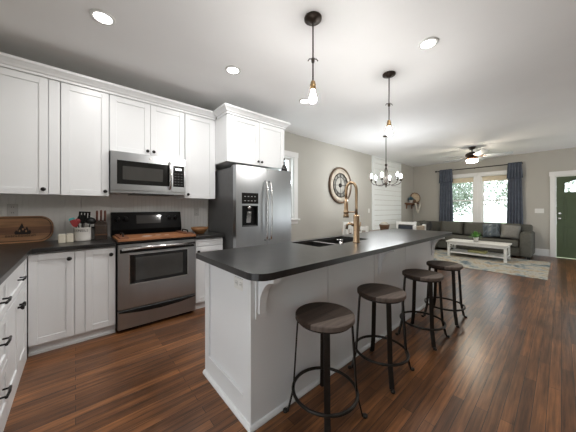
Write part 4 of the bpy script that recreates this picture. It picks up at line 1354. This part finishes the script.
def make_chair(style):
    root = thing('dining_chair', '', 'chair', (0, 0, 0), 'chairs around the dining table')
    # seat front towards +Y, back at -Y
    fm = 'tablewhite'
    if style == 'linen':
        obj('seat', MB().box(-.22, .22, -.2, .22, .43, .50), 'linen', root, .02, 3)
        obj('backrest', MB().prism([(-.21, .52), (-.2, .92), (.2, .92), (.21, .52)], -.24, -.19, 'y'), 'linen', root, .015, 3)
        for a in (-.245, .212):
            obj('back_frame', MB().box(a, a + .033, -.25, -.19, .44, .94), fm, root, .006)
    else:
        obj('seat', MB().box(-.22, .22, -.21, .23, .43, .465), fm, root, .01)
        obj('top_rail', MB().box(-.19, .19, -.245, -.215, .865, .93), fm, root, .006)
        obj('back_post', MB().box(-.225, -.185, -.25, -.21, .465, .94), fm, root, .005)
        obj('back_post', MB().box(.185, .225, -.25, -.21, .465, .94), fm, root, .005)
        obj('back_panel', MB().box(-.184, .184, -.24, -.22, .58, .84) if style == 'panel' else MB().box(-.184, .184, -.24, -.22, .60, .64).box(-.1, -.06, -.24, -.22, .64, .865).box(.06, .1, -.24, -.22, .64, .865), 'darkcloth' if style == 'panel' else fm, root, .003, label='dark woven back panel' if style == 'panel' else None)
    for (a, b) in ((-.2, -.22), (.2, -.22), (-.2, .2), (.2, .2)):
        obj('leg', MB().prism(rrect(a - .018, a + .018, b - .018, b + .018, .004, 2), 0, .43, 'z'), fm, root)
    return root
def put(ch_, x_, y_, rz, lab):
    ch_.location = (x_, y_, 0)
    ch_.rotation_euler = (0, 0, math.radians(rz))
    ch_['label'] = lab
c1 = make_chair('panel')
put(c1, 5.36, 2.43 - .02, 0, 'white dining chair with a dark woven back at the table')
c1.location = (5.62, 2.42, 0); c1.rotation_euler = (0, 0, math.radians(90))
c2 = make_chair('linen')
put(c2, 4.82, 1.97, 0, 'tan linen dining chair with white frame, nearest the sofa')
c3 = make_chair('slat')
put(c3, 4.80, 3.07, 180, 'white slat back dining chair on the clock wall side of the table')
c4 = dup(c3, (4.0, 2.42, 0), math.radians(-90), 'white slat back dining chair at the near end of the table')
bk = thing('table_basket', 'small brown wicker basket with white cloth on the dining table', 'basket', (4.85, 2.45, .75))
obj('basket', MB().lathe([(0, 0), (.07, 0), (.10, .14), (.105, .16), (.095, .16), (.065, .012), (0, .012)], (4.85, 2.45, .75), 'z', 24), 'wicker', bk)
obj('cloth', MB().lathe([(0, .12), (.07, .13), (.088, .17), (.05, .21), (0, .22)], (4.85, 2.45, .75), 'z', 20), 'cotton', bk)

# ------------------------------------------------------------------ corner shelf with its things
SHX0, SHX1, SHZ = 8.45, 9.17, 1.39
sh = thing('corner_shelf', 'rustic wooden shelf on the wall in the far corner', 'shelf', (8.8, YW - .1, SHZ))
obj('shelf_board', MB().box(SHX0, SHX1, YW - .22, YW - .001, SHZ, SHZ + .04), 'shelfwood', sh, .004)
for xx in (SHX0 + .12, SHX1 - .16):
    obj('bracket', MB().prism([(YW - .001, SHZ - .16), (YW - .001, SHZ - .0005), (YW - .18, SHZ - .0005), (YW - .18, SHZ - .02), (YW - .04, SHZ - .05), (YW - .03, SHZ - .16)], xx - .018, xx + .018, 'x'), 'shelfwood', sh, .003)
def leaf_cluster(mb, c, n, r, size, up=.5):
    for _ in range(n):
        th = random.uniform(0, 2 * PI)
        el = random.uniform(up - .5, 1.3)
        d = Vector((math.cos(th) * math.cos(el), math.sin(th) * math.cos(el), math.sin(el)))
        p0 = Vector(c)
        L_ = r * random.uniform(.55, 1)
        p1 = p0 + d * L_
        side = d.cross(Vector((0, 0, 1)))
        side = side.normalized() if side.length > .01 else Vector((1, 0, 0))
        nn = side.cross(d).normalized()
        mb.tube([p0, p0 + d * L_ * .5, p1 - d * size * .3], [.0025, .002, .0015], 5)
        w = size * .36
        q = [p1 - d * size * .5, p1 - side * w + nn * .004, p1 + d * size * .6, p1 + side * w + nn * .004]
        q2 = [v - nn * .002 for v in q]
        a = [mb.bm.verts.new(v) for v in q]
        b = [mb.bm.verts.new(v) for v in q2]
        mb.bm.faces.new(a); mb.bm.faces.new(b[::-1])
        for i in range(4):
            mb.bm.faces.new((a[i], b[i], b[(i + 1) % 4], a[(i + 1) % 4]))
    return mb
def potted(name, label, x_, y_, z_, pr, ph, potmat, leafmat, n, r, size):
    root = thing(name, label, 'potted plant', (x_, y_, z_))
    obj('pot', MB().lathe([(0, 0), (pr * .75, 0), (pr, ph * .92), (pr * 1.05, ph), (pr * .9, ph), (pr * .88, ph * .85), (0, ph * .85)], (x_, y_, z_), 'z', 24), potmat, root)
    obj('leaves', leaf_cluster(MB(), (x_, y_, z_ + ph * .86), n, r, size), leafmat, root)
potted('potted_plant', 'blue green plant in a white pot on the corner shelf', 8.68, YW - .12, SHZ + .04, .06, .10, 'ceramic', 'leafteal', 60, .11, .07)
ht = thing('round_basket', 'round tan woven basket with dark rim standing on the corner shelf', 'basket', (9.02, YW - .12, SHZ + .04))
hm = Matrix.Translation((9.02, YW - .13, SHZ + .04 + .185)) @ Matrix.Rotation(math.radians(-35), 4, 'Z') @ Matrix.Rotation(math.radians(-8), 4, 'X')
obj('woven_face', MB().lathe([(0, -.03), (.07, -.035), (.12, -.03), (.165, -.012), (.165, .01), (0, .012)], (0, 0, 0), 'y', 32).xform(hm), 'straw', ht)
obj('dark_rim', MB().tube([(.172 * math.cos(2 * PI * i / 36), -.002, .172 * math.sin(2 * PI * i / 36)) for i in range(36)], .016, 8, closed=True).xform(hm), 'wicker', ht)
gl_ = thing('fringed_garland', 'cream cotton garland hanging below the corner shelf', 'garland', (8.95, YW - .2, SHZ))
pts = [(8.72 + .40 * t, YW - .252, SHZ + .03 - .26 * math.sin(PI * t) ** .8) for t in [i / 20 for i in range(21)]]
obj('rope', MB().tube(pts, .03, 10), 'cotton', gl_)
mb = MB()
for i in range(1, 20):
    p = pts[i]
    mb.tube([(p[0], p[1], p[2] - .02), (p[0], p[1] - .005, p[2] - .09)], [.013, .006], 6)
obj('fringe', mb, 'cotton', gl_)
ws = obj('wicker_swag', MB().tube([(8.81 + .07 * i / 4, YW - .16 - .01 * i, SHZ + .07 + .05 * math.sin(PI * i / 4)) for i in range(5)], [.02, .035, .04, .035, .02], 10), 'wicker')
tag(ws, 'brown wicker roll lying on the corner shelf beside the basket', 'basket')

# ------------------------------------------------------------------ curtains, rod, shades
RY0, RY1, RZ, RXp = .74, 2.77, 2.475, XF - .10
rod = thing('curtain_rod', 'black curtain rod above the two living room windows', 'curtain rod', (RXp, (RY0 + RY1) / 2, RZ))
obj('pole', MB().cyl((RXp, RY0, RZ), (RXp, RY1, RZ), .013, 12), 'iron', rod)
for y_ in (RY0, RY1):
    obj('finial', MB().lathe([(0, -.03), (.024, -.02), (.03, 0), (.024, .02), (0, .03)], (RXp, y_ + (-.02 if y_ == RY0 else .02), RZ), 'y', 16), 'iron', rod)
for y_ in (RY0 + .06, (RY0 + RY1) / 2, RY1 - .06):
    obj('bracket', MB().cyl((RXp, y_, RZ - .013), (XF - .001, y_, RZ - .013), .007, 8), 'iron', rod)
def curtain(label, ya, yb, zb, folds):
    root = thing('curtain', label, 'curtain', (RXp, (ya + yb) / 2, zb), 'blue living room curtains')
    def sheet(z0, z1, amp, off, yA, yB, flare, n=64, m=14):
        mb = MB()
        rows = []
        for j in range(m + 1):
            t = j / m
            z = z1 + (z0 - z1) * t
            row = []
            for i in range(n + 1):
                s = i / n
                y = yA + (yB - yA) * s + flare * (s - .5) * t
                x = RXp + off - amp * (.45 + .55 * t) * (1 + math.sin(2 * PI * folds * s + .7 * math.sin(3 * t + ya)))
                row.append(mb.bm.verts.new((x, y, z)))
            rows.append(row)
        for a, b in zip(rows, rows[1:]):
            for i in range(n):
                f = mb.bm.faces.new((a[i], a[i + 1], b[i + 1], b[i]))
                f.smooth = True
        return mb
    p = obj('panel', sheet(zb, RZ - .02, .032, -.0, ya, yb, .10), 'curtain', root)
    so = p.modifiers.new('solid', 'SOLIDIFY'); so.thickness = .004
    v = obj('valance', sheet(RZ - .40, RZ + .035, .03, -.03, ya - .01, yb + .01, .05, m=6), 'curtain', root)
    so = v.modifiers.new('solid', 'SOLIDIFY'); so.thickness = .004
curtain('slate blue curtain hanging left of the living room windows', 2.33, 2.66, .30, 5)
curtain('slate blue curtain hanging right of the living room windows, near the switch', .72, .98, .30, 5)
for W_, lab in ((W2, 'cream roller shade drawn up at the top of the left window'), (W3, 'cream roller shade drawn up at the top of the right window')):
    o = thing('roller_shade', lab, 'window shade', (XF + .03, (W_[0] + W_[1]) / 2, W_[3]), 'cream roller shades')
    obj('roll', MB().cyl((XF + .028, W_[0] + .025, W_[3] - .05), (XF + .028, W_[1] - .025, W_[3] - .05), .022, 14), 'shade', o)
    obj('cloth', MB().box(XF + .008, XF + .010, W_[0] + .025, W_[1] - .025, W_[3] - .17, W_[3] - .045).cyl((XF + .009, W_[0] + .025, W_[3] - .17), (XF + .009, W_[1] - .025, W_[3] - .17), .006, 8), 'shade', o)

# ------------------------------------------------------------------ sofa
sf = thing('sectional_sofa', 'grey fabric sectional sofa below the living room windows', 'sofa', (8.65, 1.8, 0))
S0, S1 = 8.15, 9.0
SR, SL = .47, 3.25
obj('base', MB().box(S0 + .03, S1, SR + .02, SL, .07, .28), 'sofa', sf, .02, 3)
obj('back', MB().box(S1 - .2, S1, SR + .02, SL, .28, .82), 'sofa', sf, .05, 4)
obj('arm', MB().box(S0 - .02, S1 - .02, SR - .02, SR + .21, .06, .66), 'sofa', sf, .06, 4)
cw = (2.45 - (SR + .22)) / 2
for k in range(2):
    a = SR + .22 + k * cw
    obj('seat_cushion', MB().box(S0, S1 - .2, a + .004, a + cw - .004, .285, .45), 'sofa', sf, .045, 4)
for k in range(3):
    a = SR + .22 + k * .62
    m3 = Matrix.Rotation(math.radians(90), 3, 'Z') @ Matrix.Rotation(math.radians(10), 3, 'X')
    obj('back_cushion', MB().pillow((S1 - .31, a + .31, .645), .63, .42, .26, m3, pw=.35), 'sofa', sf)
# return towards the dining room
obj('chaise_base', MB().box(7.25, S0 + .03, 2.45, SL, .07, .28), 'sofa', sf, .02, 3)
obj('chaise_back', MB().box(7.25, S1 - .2, SL - .2, SL, .28, .80), 'sofa', sf, .05, 4)
obj('seat_cushion', MB().box(7.27, S1 - .2, 2.455, SL - .2, .285, .45), 'sofa', sf, .045, 4)
for k in range(2):
    obj('back_cushion', MB().pillow((7.65 + .62 * k, SL - .31, .645), .62, .42, .24, Matrix.Rotation(math.radians(-10), 3, 'X'), pw=.35), 'sofa', sf)
for (a, b) in ((S0 + .05, SR + .05), (S1 - .08, SR + .05), (7.3, 2.5), (7.3, SL - .06), (S1 - .08, SL - .06)):
    obj('foot', MB().box(a - .03, a + .03, b - .03, b + .03, 0, .07), 'black', sf)

def throw_pillow(label, c, size, mat, rz, tilt, roll=0):
    m3 = Matrix.Rotation(math.radians(rz), 3, 'Z') @ Matrix.Rotation(math.radians(tilt), 3, 'X') @ Matrix.Rotation(math.radians(roll), 3, 'Y')
    o = obj('throw_pillow', MB().pillow(c, size, size, .16, m3), mat, origin=c)
    tag(o, label, 'pillow', 'throw pillows on the sofa')
throw_pillow('dark blue plaid throw pillow on the sofa, left of the plain one', (8.36, 1.24, .66), .40, 'plaid', 78, 20, 8)
throw_pillow('plain grey throw pillow against the right sofa arm', (8.34, .86, .645), .38, 'sofapale', 100, 24, -6)
throw_pillow('black patterned throw pillow at the left corner of the sofa', (7.98, 2.66, .655), .40, 'darkpillow', 20, 18, 5)

# ------------------------------------------------------------------ rug, coffee table and its things
o = obj('area_rug', MB().box(6.12, 8.17, .16, 3.1, .001, .011), 'rug', bevel=.003)
tag(o, 'abstract blue, cream and tan area rug under the coffee table', 'rug')
TXA, TXB, TYA, TYB = 7.32, 7.92, .82, 1.98
TZ = .011
ct = thing('coffee_table', 'white wooden coffee table with lower shelf on the rug', 'coffee table', ((TXA + TXB) / 2, (TYA + TYB) / 2, TZ))
obj('tabletop', MB().box(TXA - .02, TXB + .02, TYA - .03, TYB + .03, .370, .402), 'tabletop', ct, .004)
obj('apron', MB().box(TXA + .02, TXA + .04, TYA, TYB, .31, .3695).box(TXB - .04, TXB - .02, TYA, TYB, .31, .3695).box(TXA, TXB, TYA + .02, TYA + .04, .31, .3695).box(TXA, TXB, TYB - .04, TYB - .02, .31, .3695), 'tablewhite', ct)
obj('lower_shelf', MB().box(TXA + .01, TXB - .01, TYA + .01, TYB - .01, .10, .13), 'tablewhite', ct, .003)
for (a, b) in ((TXA, TYA), (TXB, TYA), (TXA, TYB), (TXB, TYB)):
    obj('leg', MB().box(a - .025 if a == TXB else a - .0, a + .0 if a == TXB else a + .05, b - .0 if b == TYA else b - .05, b + .05 if b == TYA else b, TZ, .3695), 'tablewhite', ct, .003)
for b in (TYA + .02, TYB - .02):
    obj('cross_brace', MB().tube([(TXA + .04, b, .135), (TXB - .04, b, .31)], .012, 6).tube([(TXA + .04, b, .31), (TXB - .04, b, .135)], .012, 6), 'tablewhite', ct)
potted('potted_plant', 'green leafy plant in a white pot on the coffee table', 7.55, 1.42, .402, .055, .12, 'ceramic', 'leaf', 60, .15, .06)
bxo = obj('storage_box', MB().box(7.5, 7.75, 1.22, 1.58, .131, .185), 'olive', bevel=.004)
tag(bxo, 'flat olive yellow box on the lower shelf of the coffee table', 'box')
